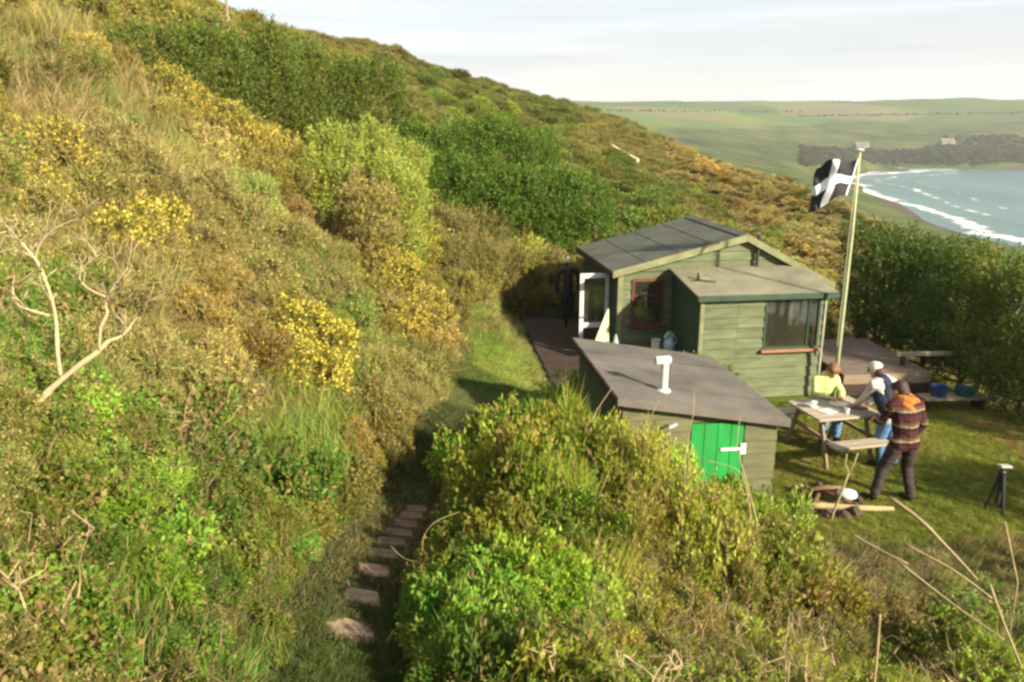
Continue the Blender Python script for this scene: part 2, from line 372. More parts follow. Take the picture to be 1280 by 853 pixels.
def ground_at(px, py, d0=2.0, d1=170):
    ds = np.geomspace(d0, d1, 500); d = ray(px, py)
    t = ds / d[1]; X = d[0] * t; Zr = CAM_H + d[2] * t; Zg = HT(X, ds)
    hit = np.nonzero(Zr <= Zg)[0]
    i = hit[0] if len(hit) else len(ds) - 1
    return (X[i], ds[i], Zg[i])

def grid_mesh(name, xs, ys, hf, mat, attrs=None):
    X, Y = np.meshgrid(xs, ys); Zz = hf(X, Y)
    nx, ny = len(xs), len(ys)
    idx = np.arange(nx * ny).reshape(ny, nx)
    F = np.stack([idx[:-1, :-1], idx[:-1, 1:], idx[1:, 1:], idx[1:, :-1]], -1).reshape(-1, 4)
    a = {k: g(X, Y).ravel() for k, g in (attrs or {}).items()}
    me = np_mesh(name, np.stack([X, Y, Zz], -1).reshape(-1, 3), [F], a, smooth=True)
    return link(name, me, mat)
xs = np.concatenate([-40 + 30 * np.linspace(0, 1, 40, endpoint=False), np.linspace(-10, 14, 180, endpoint=False), 14 + 116 * np.linspace(0, 1, 60) ** 1.4])
ys = np.concatenate([np.linspace(-4, 20, 180, endpoint=False), 20 + 150 * np.linspace(0, 1, 110) ** 1.5])
hill = grid_mesh('hillside', xs, ys, HT, M['hill'])
tag(hill, 'steep scrub covered coastal hillside falling to the bay', 'hillside', kind='structure')

# ------------------------------------------------------------------ the bay: far land, sea, surf
SEA = -35.0
SHORE = [(168, 150), (166, 240), (164, 296), (178, 360), (194, 440), (214, 540), (255, 620), (320, 662), (430, 690), (900, 705), (1700, 720)]
fc = [(x, y, SEA + .3) for x, y in SHORE]
fc += [(x, y, -44) for x, y in [(215, 240), (215, 330), (250, 440), (290, 550), (380, 620), (560, 650), (900, 640), (1500, 640), (400, 300), (900, 300)]]
for a in [(800, 168, 560), (880, 190, 440), (960, 205, 420), (1010, 214, 430), (1050, 210, 520), (1000, 180, 700), (1050, 195, 700), (1120, 195, 740), (1200, 190, 745), (1280, 188, 750), (1100, 172, 850), (1200, 168, 850), (1280, 166, 850),
          (850, 152, 880), (1000, 150, 1030), (1150, 148, 1050), (1280, 146, 1050), (740, 131, 1250), (830, 129, 1300), (930, 129, 1350), (1040, 127, 1300), (1150, 126, 1250), (1280, 127, 1250), (1420, 128, 1250), (1420, 170, 850)]: q = at(*a); fc.append((q[0], q[1], q[2] - (8.0 if a[2] > 500 else 0)))
fc += [(0, 1750, 22), (700, 1750, 22), (1500, 1750, 22), (-150, 400, 0), (-150, 900, 20), (0, 300, -4), (60, 240, -14), (110, 150, -30), (60, 150, -24), (0, 600, 6), (0, 1250, 30), (-200, 1300, 30)]
FL0 = rbf_fit(fc, 18.0)
def FLZ(x, y):
    d = seg_dist(x, y, SHORE)
    z0 = FL0(x, y); land = np.clip((z0 - SEA) / 1.5, 0, 1); t = np.clip(d / 32, 0, 1)
    return z0 + land * (t * t * (3 - 2 * t)) * 8.0 * np.clip((y - 470) / 120, 0, 1) + np.clip(d / 60, 0, 1) * ((fnoise(x, y, .02, 5) - .5) * 5 + (fnoise(x, y, .006, 6) - .5) * 8)
def far_mat():
    m, nt, N, L, b = new_mat('far_fields')
    tc = N.new('ShaderNodeTexCoord'); mp = N.new('ShaderNodeMapping'); mp.inputs['Scale'].default_value = (.0062, .0042, 0); mp.inputs['Rotation'].default_value = (0, 0, .25)
    L.new(tc.outputs['Object'], mp.inputs['Vector'])
    v = N.new('ShaderNodeTexVoronoi'); v.inputs['Scale'].default_value = 1.0; v.inputs['Randomness'].default_value = .75; L.new(mp.outputs[0], v.inputs['Vector'])
    sp = N.new('ShaderNodeSeparateColor'); L.new(v.outputs['Color'], sp.inputs[0])
    cr = N.new('ShaderNodeValToRGB'); e = cr.color_ramp.elements; cr.color_ramp.interpolation = 'CONSTANT'
    cs = [(.085, .135, .026), (.105, .145, .036), (.145, .14, .055), (.07, .11, .024), (.12, .16, .036)]
    while len(e) < len(cs): e.new(.5)
    for i, c in enumerate(cs): e[i].position = i / len(cs); e[i].color = (*c, 1)
    L.new(sp.outputs[0], cr.inputs[0])
    n = N.new('ShaderNodeTexNoise'); n.inputs['Scale'].default_value = .03; n.inputs['Detail'].default_value = 9; n.inputs['Roughness'].default_value = .7; L.new(tc.outputs['Object'], n.inputs['Vector'])
    c2 = N.new('ShaderNodeValToRGB'); f = c2.color_ramp.elements; f.new(.5)
    for i, (p, c) in enumerate([(.36, (.030, .048, .014)), (.5, (.065, .088, .022)), (.64, (.115, .120, .036))]): f[i].position = p; f[i].color = (*c, 1)
    L.new(n.outputs[0], c2.inputs[0])
    a = N.new('ShaderNodeAttribute'); a.attribute_name = 'pasture'
    mx = N.new('ShaderNodeMix'); mx.data_type = 'RGBA'; L.new(a.outputs['Fac'], mx.inputs['Factor']); L.new(c2.outputs[0], mx.inputs['A']); L.new(cr.outputs[0], mx.inputs['B'])
    a2 = N.new('ShaderNodeAttribute'); a2.attribute_name = 'beach'
    m2 = N.new('ShaderNodeMix'); m2.data_type = 'RGBA'; L.new(a2.outputs['Fac'], m2.inputs['Factor']); L.new(mx.outputs['Result'], m2.inputs['A']); m2.inputs['B'].default_value = (.075, .062, .045, 1)
    L.new(m2.outputs['Result'], b.inputs['Base Color']); b.inputs['Roughness'].default_value = 1; set_spec(b, .05)
    return m
def pasture(x, y):
    z = FLZ(x, y); return np.clip((z + 2 + (fnoise(x, y, .012, 8) - .5) * 10) / 3, 0, 1)
def beach(x, y):
    d = seg_dist(x, y, SHORE); z = FLZ(x, y); return np.clip(1.7 - d / 7, 0, 1)
fx = np.concatenate([np.linspace(-200, 120, 40, endpoint=False), np.linspace(120, 460, 110, endpoint=False), np.linspace(460, 1650, 100)])
fy = np.concatenate([np.linspace(150, 720, 150, endpoint=False), np.linspace(720, 1750, 110)])
far = grid_mesh('far_hills', fx, fy, FLZ, far_mat(), {'pasture': pasture, 'beach': beach})
tag(far, 'distant green headland with fields round the far side of the bay', 'hills', kind='structure')

def sea_mat():
    m, nt, N, L, b = new_mat('sea_water')
    tc = N.new('ShaderNodeTexCoord')
    b.inputs['Base Color'].default_value = (.12, .20, .18, 1); b.inputs['Roughness'].default_value = .28; set_spec(b, .2)
    n = N.new('ShaderNodeTexNoise'); n.inputs['Scale'].default_value = .25; n.inputs['Detail'].default_value = 6
    mp = N.new('ShaderNodeMapping'); mp.inputs['Scale'].default_value = (1, .45, 1); mp.inputs['Rotation'].default_value = (0, 0, .6)
    L.new(tc.outputs['Object'], mp.inputs['Vector']); L.new(mp.outputs[0], n.inputs['Vector'])
    bp = N.new('ShaderNodeBump'); bp.inputs['Strength'].default_value = .5; bp.inputs['Distance'].default_value = .5
    L.new(n.outputs[0], bp.inputs['Height']); L.new(bp.outputs[0], b.inputs['Normal'])
    a = N.new('ShaderNodeAttribute'); a.attribute_name = 'surf'
    n2 = N.new('ShaderNodeTexNoise'); n2.inputs['Scale'].default_value = .09; n2.inputs['Detail'].default_value = 8; n2.inputs['Roughness'].default_value = .62; L.new(tc.outputs['Object'], n2.inputs['Vector'])
    sm = N.new('ShaderNodeMath'); sm.operation = 'ADD'; L.new(a.outputs['Fac'], sm.inputs[0]); L.new(n2.outputs[0], sm.inputs[1])
    mr = N.new('ShaderNodeMapRange'); mr.inputs[1].default_value = .90; mr.inputs[2].default_value = 1.06; L.new(sm.outputs[0], mr.inputs[0])
    mx = N.new('ShaderNodeMix'); mx.data_type = 'RGBA'; L.new(mr.outputs[0], mx.inputs['Factor']); mx.inputs['B'].default_value = (.75, .76, .72, 1)
    n3 = N.new('ShaderNodeTexNoise'); n3.inputs['Scale'].default_value = .012; n3.inputs['Detail'].default_value = 5; L.new(mp.outputs[0], n3.inputs['Vector'])
    c3 = N.new('ShaderNodeValToRGB'); c3.color_ramp.elements[0].position = .35; c3.color_ramp.elements[0].color = (.035, .105, .092, 1); c3.color_ramp.elements[1].position = .65; c3.color_ramp.elements[1].color = (.07, .16, .135, 1)
    L.new(n3.outputs[0], c3.inputs[0]); L.new(c3.outputs[0], mx.inputs['A'])
    L.new(mx.outputs['Result'], b.inputs['Base Color'])
    m3 = N.new('ShaderNodeMapRange'); m3.inputs[3].default_value = .28; m3.inputs[4].default_value = .9; L.new(mr.outputs[0], m3.inputs[0]); L.new(m3.outputs[0], b.inputs['Roughness'])
    return m
def surf(x, y):
    d = seg_dist(x, y, SHORE) * (1 + .35 * (fnoise(x, y, .02, 11) - .5)) + 12 * (fnoise(x, y, .03, 12) - .5)
    w = np.clip(1 - np.abs(d - 6) / 12, 0, 1) * .62 + np.clip(1 - np.abs(d - 30) / 7, 0, 1) * .5 + np.clip(1 - np.abs(d - 52) / 6, 0, 1) * .42 + np.clip(1 - np.abs(d - 80) / 5, 0, 1) * .30
    calm = np.clip((x - 330) / 120, 0, 1)      # the far sheltered shore has hardly any surf
    return w * (1 - .75 * calm)
def seaz(x, y):
    return SEA + (fnoise(x, y, .05, 13) - .5) * .5 + surf(x, y) * .9
sx = np.concatenate([np.linspace(120, 480, 150, endpoint=False), 480 + 1200 * np.linspace(0, 1, 60) ** 1.3])
sy = np.concatenate([np.linspace(150, 740, 190)])
sea = grid_mesh('sea', sx, sy, seaz, sea_mat(), {'surf': surf})
tag(sea, 'pale green sea in the bay with white surf along the shore', 'sea', kind='structure')

# ------------------------------------------------------------------ cabin
def plank_mesh(poly, t=.022, tilt=.012):
    """poly (x,z) quad: lower-left, lower-right, upper-right, upper-left; lapped weatherboard, outer face towards -y"""
    (x0, z0), (x1, z1), (x2, z2), (x3, z3) = poly
    v = [(x0, -t - tilt, z0), (x1, -t - tilt, z1), (x2, -t * .45, z2), (x3, -t * .45, z3), (x0, 0, z0), (x1, 0, z1), (x2, 0, z2), (x3, 0, z3)]
    f = [(0, 1, 2, 3), (4, 7, 6, 5), (0, 4, 5, 1), (1, 5, 6, 2), (2, 6, 7, 3), (3, 7, 4, 0)]
    me = bpy.data.meshes.new('plank'); me.from_pydata(v, [], f); me.update(); return me
def clad(parent, mat, width, top, board=.19, holes=(), z0=0.0, seams=(), rot=None, loc=(0, 0, 0)):
    """weatherboards over a wall of given width; top(x) = wall height at x; holes = (x0,x1,z0,z1)"""
    z = z0; tmax = max(top(width * k / 40) for k in range(41))
    while z < tmax - .02:
        zt = min(z + board, tmax)
        xs_ = [width * k / 80 for k in range(81)]
        ok = [x for x in xs_ if top(x) > z + .01]
        if not ok: break
        spans = [(min(ok), max(ok))]
        for h in holes:
            if h[2] < zt - .01 and h[3] > z + .01:
                ns = []
                for a, b in spans:
                    if h[1] <= a or h[0] >= b: ns.append((a, b)); continue
                    if h[0] > a: ns.append((a, h[0]))
                    if h[1] < b: ns.append((h[1], b))
                spans = ns
        for sx_ in seams:
            ns = []
            for a, b in spans:
                if a + .15 < sx_ < b - .15: ns += [(a, sx_ - .002), (sx_ + .002, b)]
                else: ns.append((a, b))
            spans = ns
        for a, b in spans:
            up = [x for x in xs_ if top(x) >= zt - .012 and a - 1e-6 <= x <= b + 1e-6]
            ua, ub = (min(up), max(up)) if up else (((a + b) / 2 - .01), ((a + b) / 2 + .01))
            if abs(ua - a) < .04: ua = a
            if abs(ub - b) < .04: ub = b
            o = link('plank', plank_mesh([(a, z), (b, z), (ub, zt + .012), (ua, zt + .012)]), mat, parent, loc, rot)
        z += board
def slab_between(mb, a, b, c, d, t):
    """quad a,b,c,d (counter-clockwise seen from above) thickened downwards by t"""
    q = [Vector(p) for p in (a, b, c, d)]; n = (q[1] - q[0]).cross(q[3] - q[0]).normalized()
    if n.z < 0: n = -n
    vs_ = [tuple(p) for p in q] + [tuple(p - n * t) for p in q]
    mb.add(vs_, [(0, 1, 2, 3), (7, 6, 5, 4), (0, 4, 5, 1), (1, 5, 6, 2), (2, 6, 7, 3), (3, 7, 4, 0)])

TH = R(8)
cabin = empty('cabin', (2.14, 15.9, 0), TH)
tag(cabin, 'green weatherboard cabin with a grey felt gable roof and front extension', 'cabin')
CW, CD = 4.42, 3.0
AX, ZL, ZA, ZR = 2.60, 2.24, 2.88, 1.92
def gable_top(x): return ZL + (ZA - ZL) * x / AX if x < AX else ZA + (ZR - ZA) * (x - AX) / (CW - AX)
EX0, EX1, EY, EZF, EZB = 1.15, 3.62, -1.58, 2.02, 2.24
W1 = (.28, .94, 1.12, 2.06)       # window in the gable wall
# wall cores (thin, hollow cabin); front wall with an opening for the window
def wall_with_hole(mb, x0, x1, ztop, hole, y0, y1):
    """vertical wall along x between y0 and y1; straight columns around one opening"""
    cuts = sorted({x0, x1, hole[0], hole[1]})
    for a, b in zip(cuts[:-1], cuts[1:]):
        if a >= hole[0] - 1e-6 and b <= hole[1] + 1e-6:
            mb.prism([(a, 0), (b, 0), (b, hole[2]), (a, hole[2])], y0, y1)
            mb.prism([(a, hole[3]), (b, hole[3]), (b, ztop(b)), (a, ztop(a))], y0, y1)
        else:
            mb.prism([(a, 0), (b, 0), (b, ztop(b)), (a, ztop(a))], y0, y1)
mb = MB()
wall_with_hole(mb, 0, AX, gable_top, W1, 0, .06)
mb.prism([(AX, 0), (CW, 0), (CW, ZR), (AX, ZA)], 0, .06)
w = mb.build('wall', M['wall'], cabin)
clad(w, M['wall'], CW, lambda x: gable_top(x), .185, [W1, (EX0 + .02, EX1 - .02, -1, EZB - .03)], 0, (2.05,))
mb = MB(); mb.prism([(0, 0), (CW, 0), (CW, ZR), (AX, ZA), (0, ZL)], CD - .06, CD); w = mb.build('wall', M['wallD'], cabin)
# left wall with the doorway
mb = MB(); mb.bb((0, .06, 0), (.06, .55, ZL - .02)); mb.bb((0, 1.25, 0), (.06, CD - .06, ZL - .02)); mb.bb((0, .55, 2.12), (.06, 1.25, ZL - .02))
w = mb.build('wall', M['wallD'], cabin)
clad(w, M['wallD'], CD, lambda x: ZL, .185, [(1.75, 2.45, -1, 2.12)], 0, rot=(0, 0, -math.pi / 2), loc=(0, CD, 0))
mb = MB(); mb.bb((CW - .06, .06, 0), (CW, CD - .06, ZR - .02)); w = mb.build('wall', M['wall'], cabin)
MB().bb((.06, .06, .02), (CW - .06, CD - .06, .30)).build('floor', M['woodD'], cabin)
MB().bb((-.02, -.045, 0), (.085, .02, ZL + .01)).build('corner_post', M['verge'], cabin, .006)
# roof: two slopes, overhangs, ridge cap, verge boards, felt laps
ov, ob = .16, .14
def rz(x): 
    return ZL + (ZA - ZL) * x / AX + .05 if x <= AX else ZA + (ZR - ZA) * (x - AX) / (CW - AX) + .05
mb = MB(); slab_between(mb, (-ov, -ob, rz(-ov)), (AX, -ob, rz(AX)), (AX, CD + ob, rz(AX)), (-ov, CD + ob, rz(-ov)), .045)
roofL = mb.build('roof', M['felt'], cabin)
for k in range(1, 4):
    t = k / 4; x0 = -ov + (AX + ov) * t
    mb = MB(); slab_between(mb, (x0 - .02, -ob - .005, rz(x0 - .02) + .008), (x0 + .02, -ob - .005, rz(x0 + .02) + .006), (x0 + .02, CD + ob + .005, rz(x0 + .02) + .006), (x0 - .02, CD + ob + .005, rz(x0 - .02) + .008), .006)
    mb.build('felt_lap', M['felt'], roofL)
mb = MB(); slab_between(mb, (AX + .002, -ob, rz(AX)), (CW + ov, -ob, rz(CW + ov)), (CW + ov, CD + ob, rz(CW + ov)), (AX + .002, CD + ob, rz(AX)), .045)
roofR = mb.build('roof', M['felt'], cabin)
mb = MB()
for s in (-1, 1):
    x1 = AX + s * .16; slab_between(mb, (AX, -ob - .01, rz(AX) + .03), (x1, -ob - .01, rz(x1) + .022), (x1, CD + ob + .01, rz(x1) + .022), (AX, CD + ob + .01, rz(AX) + .03), .012)
mb.build('ridge_cap', M['felt'], roofL)
for (xa, xb, par) in ((-ov, AX - .002, roofL), (AX + .002, CW + ov, roofR)):
    mb = MB(); mb.prism([(xa, rz(xa) - .13), (xb, rz(xb) - .13), (xb, rz(xb) + .012), (xa, rz(xa) + .012)], -ob - .028, -ob - .002)
    mb.build('verge_board', M['verge'], par)
MB().bb((CW + ov - .01, -ob, rz(CW + ov) - .13), (CW + ov + .018, CD + ob, rz(CW + ov) - .01)).build('fascia', M['white'], roofR)
MB().bb((-ov - .018, -ob, rz(-ov) - .12), (-ov + .004, CD + ob, rz(-ov) - .012)).build('fascia', M['woodD'], roofL)
# stove pipe against the gable
mb = MB(); mb.tube([(2.86, -.1, 2.2), (2.86, -.1, 2.88)], .035, 10); mb.lathe((2.86, -.1, 2.88), [(.05, 0), (.055, .015), (.03, .05)], 10)
mb.build('stove_pipe', M['metal'], cabin, smooth=False)

def window(parent, x0, x1, z0, z1, y, fm, bars_v=(), bars_h=(), fw=.05, depth=.07, sill=None, lintel=None):
    mb = MB()
    mb.bb((x0, y - .02, z0), (x0 + fw, y + depth, z1)); mb.bb((x1 - fw, y - .02, z0), (x1, y + depth, z1))
    mb.bb((x0 + fw, y - .02, z1 - fw), (x1 - fw, y + depth, z1)); mb.bb((x0 + fw, y - .02, z0), (x1 - fw, y + depth, z0 + fw))
    f = mb.build('window', fm, parent)
    xsb = [x0 + fw] + list(bars_v) + [x1 - fw]; zsb = [z0 + fw] + list(bars_h) + [z1 - fw]
    for b in bars_v: MB().bb((b - .018, y - .01, z0 + fw), (b + .018, y + .04, z1 - fw)).build('glazing_bar', fm, f)
    for b in bars_h:
        for a, c in zip(xsb[:-1], xsb[1:]): MB().bb((a + .018, y - .008, b - .02), (c - .018, y + .036, b + .02)).build('glazing_bar', fm, f)
    for a, c in zip(xsb[:-1], xsb[1:]):
        for p, q in zip(zsb[:-1], zsb[1:]):
            MB().bb((a + .004, y + .012, p + .004), (c - .004, y + .018, q - .004)).build('pane', M['glass'], f)
    if sill: MB().bb((x0 - .05, y - .09, z0 - .055), (x1 + .05, y + .0, z0 - .003)).build('sill', sill, f, .006)
    return f
window(cabin, *W1, -.03, M['redframe'], (), (1.72,), sill=M['redframe'])
MB().bb((.45, .5, .30), (.9, .95, 1.25)).build('cupboard', M['room'], cabin)
mb = MB(); mb.lathe((.66, .10, 1.135), [(.03, 0), (.035, .08), (.03, .16), (.012, .2), (.012, .24)], 10); mb.build('bottle', M['white'], cabin, smooth=True)
# extension
def ez(y): return EZB + (EZF - EZB) * (y / EY)
XW = (2.40, 3.50, .96, 1.93)
ext = MB()
wall_with_hole(ext, EX0, EX1, lambda x: EZF, XW, EY, EY + .05)
w = ext.build('extension_wall', M['wall'], cabin)
clad(w, M['wall'], EX1 - EX0, lambda x: EZF, .20, [(XW[0] - EX0, XW[1] - EX0, XW[2], XW[3])], 0, (.72,), loc=(EX0, EY, 0))
mb = MB(); mb.add([(EX0, EY + .05, 0), (EX0, -.03, 0), (EX0, -.03, EZB), (EX0, EY + .05, EZF), (EX0 + .05, EY + .05, 0), (EX0 + .05, -.03, 0), (EX0 + .05, -.03, EZB), (EX0 + .05, EY + .05, EZF)],
                  [(0, 1, 2, 3), (7, 6, 5, 4), (0, 4, 5, 1), (1, 5, 6, 2), (2, 6, 7, 3), (3, 7, 4, 0)])
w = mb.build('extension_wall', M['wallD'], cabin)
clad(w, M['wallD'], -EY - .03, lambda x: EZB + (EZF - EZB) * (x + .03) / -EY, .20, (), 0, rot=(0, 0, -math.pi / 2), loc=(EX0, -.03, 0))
mb = MB(); ya, yb, za, zb = EY + .25, -.35, .96, 1.90        # seaward side wall; window opening added to let sunlight into the room
mb.bb((EX1 - .05, EY + .05, 0), (EX1, ya, EZF)); mb.bb((EX1 - .05, yb, 0), (EX1, -.03, EZF + .1)); mb.bb((EX1 - .05, ya, 0), (EX1, yb, za)); mb.bb((EX1 - .05, ya, zb), (EX1, yb, EZF))
MB().bb((EX1 - .03, ya, za), (EX1 - .024, yb, zb)).build('pane', M['glass'], cabin)
MB().bb((EX0 + .051, -.075, .12), (EX1 - .051, -.068, EZB - .03)).build('room_lining', M['room'], cabin); MB().bb((EX0 + .051, EY + .06, .12), (EX0 + .058, -.08, EZF - .02)).build('room_lining', M['room'], cabin)
w = mb.build('extension_wall', M['wall'], cabin)
MB().bb((EX0 + .05, EY + .05, .02), (EX1 - .05, -.03, .12)).build('floor', M['woodD'], cabin)
MB().bb((EX0 - .03, EY - .05, 0), (EX0 + .05, EY - .002, EZF)).build('corner_post', M['verge'], cabin, .006)
MB().bb((EX1 - .05, EY - .05, 0), (EX1 - .01, EY - .002, EZF)).build('corner_post', M['oldwhite'], cabin, .006)
mb = MB(); slab_between(mb, (EX0 - .12, EY - .14, ez(EY - .14) + .05), (EX1 + .16, EY - .14, ez(EY - .14) + .05), (EX1 + .16, -.075, ez(-.075) + .05), (EX0 - .12, -.075, ez(-.075) + .05), .045)
er = mb.build('extension_roof', M['feltG'], cabin)
for k in (1, 2):
    y0 = EY + k * .55
    mb = MB(); slab_between(mb, (EX0 - .125, y0 - .03, ez(y0 - .03) + .06), (EX1 + .165, y0 - .03, ez(y0 - .03) + .06), (EX1 + .165, y0 + .03, ez(y0 + .03) + .057), (EX0 - .125, y0 + .03, ez(y0 + .03) + .057), .006)
    mb.build('felt_lap', M['feltG'], er)
MB().bb((EX0 - .12, EY - .165, ez(EY - .14) - .05), (EX1 + .16, EY - .142, ez(EY - .14) + .054)).build('fascia', M['wallD'], er)
window(cabin, *XW, EY - .02, M['wallD'], (3.28,), (), fw=.035, sill=M['sill'])
# inside the extension: two pale curtain strips, a table with a pot plant
for cx in (2.98, 3.12):
    mb = MB(); mb.bb((cx - .035, EY + .10, 1.38), (cx + .035, EY + .112, 1.90))
    mb.build('curtain_strip', M['white'], cabin)
MB().bb((1.4, -1.35, .78), (3.4, -.95, .82)).build('worktop', M['wood'], cabin)
mb = MB(); mb.lathe((2.62, -1.2, .82), [(.07, 0), (.09, .12), (.095, .14)], 12); pot = mb.build('plant_pot', M['room'], cabin)
mb = MB()
for k in range(26):
    a = random.random() * 6.28; r1 = .12 + .12 * random.random(); h = .2 + .35 * random.random()
    mb.tube([(2.62, -1.2, .95), (2.62 + .5 * r1 * math.cos(a), -1.2 + .4 * r1 * math.sin(a), .95 + h * .6), (2.62 + r1 * math.cos(a), -1.2 + .6 * r1 * math.sin(a), .95 + h)], [.006, .02, .003], 4)
mb.build('pot_plant', paint('houseplant_leaf', (.10, .12, .07), .5, .3), cabin)
# odd sticks lying on the extension roof
rl = MB()
y0 = -.95; zz = ez(y0) + .06
rl.box((EX0 + .30, y0, zz + .05), (.34, .07, .03), (0, .25, .35)); rl.box((EX0 + .22, y0 + .12, zz + .08), (.07, .07, .13), (.2, 0, .3)); rl.box((EX0 + .40, y0 - .06, zz + .02), (.2, .05, .03), (0, 0, -.6))
bp_ = rl.build('bracket_scrap', M['verge'], None, .004)
bp_.location = cabin.location; bp_.rotation_euler = cabin.rotation_euler
tag(bp_, 'small pale timber offcuts lying on the extension roof', 'scrap wood')
# open glazed door, hinged on the left wall, swung out towards the camera
doorW, dz0, dz1 = .62, .36, 2.10
dr = MB(); fw = .085
x1, x0 = -.05, -.05 - doorW
yd = .50
for a, b in (((x0, dz0), (x0 + fw, dz1)), ((x1 - fw, dz0), (x1, dz1)), ((x0 + fw, dz1 - .1), (x1 - fw, dz1)), ((x0 + fw, .95), (x1 - fw, 1.06)), ((x0 + fw, dz0), (x1 - fw, dz0 + .13))):
    dr.bb((a[0], yd, a[1]), (b[0], yd + .04, b[1]))
door = dr.build('door', M['white'], cabin, .004)
MB().bb((x0 + fw + .002, yd + .016, 1.062), (x1 - fw - .002, yd + .022, dz1 - .102)).build('pane', M['glass'], door)
MB().bb((x0 + fw + .002, yd + .012, dz0 + .132), (x1 - fw - .002, yd + .028, .948)).build('panel', M['woodD'], door)
mb = MB(); mb.tube([(x0 + .04, yd, 1.2), (x0 + .04, yd - .05, 1.2), (x0 + .14, yd - .05, 1.2)], .01, 6); mb.build('handle', M['metal'], door)

# ------------------------------------------------------------------ things by the cabin
def cabin_pt(x, y, z):
    c, s = math.cos(TH), math.sin(TH); return (2.14 + x * c - y * s, 15.9 + x * s + y * c, z)
mb = MB()     # pointed cream cloth hung by the door
n = 14; top = (-.055, -.06, 1.52); rows = []
for i in range(7):
    t = i / 6; wdt = .02 + .36 * t
    rows.append([(-.22 - wdt * (k / n) * .95, -.16 - .05 * t - .035 * t * math.sin(k * 1.9 + i * .2), 1.50 - .78 * t - .05 * t * (k / n)) for k in range(n + 1)])
vsx = [p for r_ in rows for p in r_]; fsx = []
for i in range(6):
    for k in range(n): fsx.append((i * (n + 1) + k, i * (n + 1) + k + 1, (i + 1) * (n + 1) + k + 1, (i + 1) * (n + 1) + k))
mb.add(vsx, fsx); o = mb.build('cloth', M['cream'], None, smooth=True); md = o.modifiers.new('thick', 'SOLIDIFY'); md.thickness = .012
o.location = cabin.location; o.rotation_euler = cabin.rotation_euler
tag(o, 'pointed cream cloth hanging from the cabin corner beside the open door', 'cloth')
# small table with jug and blue basin stand against the gable wall
tb = empty('side_table', cabin_pt(.78, -.62, 0.12), TH); tag(tb, 'small white topped table standing below the cabin window', 'table')
MB().bb((-.30, -.22, .52), (.30, .22, .56)).build('table_top', M['white'], tb, .006)
for sx_ in (-1, 1):
    for sy_ in (-1, 1): MB().bb((sx_ * .26 - .02, sy_ * .18 - .02, 0), (sx_ * .26 + .02, sy_ * .18 + .02, .52)).build('leg', M['wood'], tb)
bx, by, bz = cabin_pt(.64, -.60, .683)
o = MB().lathe((0, 0, 0), [(.075, 0), (.085, .05), (.085, .24), (.095, .27), (.08, .27), (.075, .03)], 16).build('jug', M['white'], None, smooth=False, loc=(bx, by, bz)); tag(o, 'tall white bucket standing on the small table', 'bucket')
bx, by, bz = cabin_pt(.92, -.58, .683)
wc = empty('water_can', (bx, by, bz), .6); tag(wc, 'pale blue can with a fan shaped top on the small table', 'can')
MB().lathe((0, 0, 0), [(.05, 0), (.11, .06), (.12, .16), (.08, .26), (.05, .28)], 14).build('body', M['paleblue'], wc)
mb = MB()
for k in range(7):
    a = R(-60 + 20 * k); mb.tube([(0, 0, .24), (.17 * math.sin(a) * .8, 0, .24 + .17 * math.cos(a))], [.028, .034], 6)
mb.build('fan_top', M['paleblue'], wc)
mb = MB(); mb.tube([(.11, 0, .1), (.2, 0, .16), (.2, 0, .26), (.08, 0, .27)], .012, 6); mb.build('handle', M['paleblue'], wc)
# pale green watering bottle by the corner
bx, by, _ = cabin_pt(-.10, -.30, 0)
o = MB().lathe((0, 0, 0), [(.05, 0), (.06, .08), (.06, .36), (.035, .45), (.02, .52)], 12).build('gas_bottle', paint('pale_turquoise_paint', (.28, .40, .34), .5, .15), None, loc=(bx, by, .48)); tag(o, 'pale turquoise bottle standing at the cabin corner below the cloth', 'bottle')
# black wetsuit on a post
wx, wy, _ = at(710, 335, 18.6)
wz = hz(wx, wy)
ws = empty('wetsuit_post', (wx, wy, wz), .2); tag(ws, 'wooden post with a crossbar behind the open white door', 'post')
MB().bb((-.03, .06, -.2), (.03, .12, 1.62)).build('post', M['woodD'], ws); MB().bb((-.24, .035, 1.42), (.24, .058, 1.46)).build('crossbar', M['woodD'], ws)

# ------------------------------------------------------------------ shed
TS = R(7)
shed = empty('shed', (1.33, 9.12, 0), TS)
tag(shed, 'low olive shed with brown felt roof and bright green door', 'shed')
SW, SD, SZL, SZR = 1.98, 2.45, 1.94, 1.60
def st(x): return SZL + (SZR - SZL) * x / SW
DO = (.86, 1.56, .05, 1.58)
mb = MB()
for a, b in ((0, DO[0]), (DO[1], SW)): mb.prism([(a, -.1), (b, -.1), (b, st(b)), (a, st(a))], 0, .05)
mb.prism([(DO[0], DO[3]), (DO[1], DO[3]), (DO[1], st(DO[1])), (DO[0], st(DO[0]))], 0, .05)
w = mb.build('wall', M['shedwall'], shed)
clad(w, M['shedwall'], SW, st, .17, [DO], -.05)
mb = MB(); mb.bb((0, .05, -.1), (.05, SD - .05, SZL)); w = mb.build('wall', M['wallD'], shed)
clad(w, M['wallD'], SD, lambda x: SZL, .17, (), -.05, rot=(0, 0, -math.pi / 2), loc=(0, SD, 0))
mb = MB(); mb.bb((SW - .05, .05, -.1), (SW, SD - .05, SZR)); mb.build('wall', M['shedwall'], shed)
mb = MB(); mb.prism([(0, -.1), (SW, -.1), (SW, SZR), (0, SZL)], SD - .05, SD); mb.build('wall', M['shedwall'], shed)
so, sf = .10, .13
mb = MB(); slab_between(mb, (-so, -sf, st(-so) + .045), (SW + so, -sf, st(SW + so) + .045), (SW + so, SD + sf, st(SW + so) + .045), (-so, SD + sf, st(-so) + .045), .04)
sr = mb.build('roof', M['feltB'], shed)
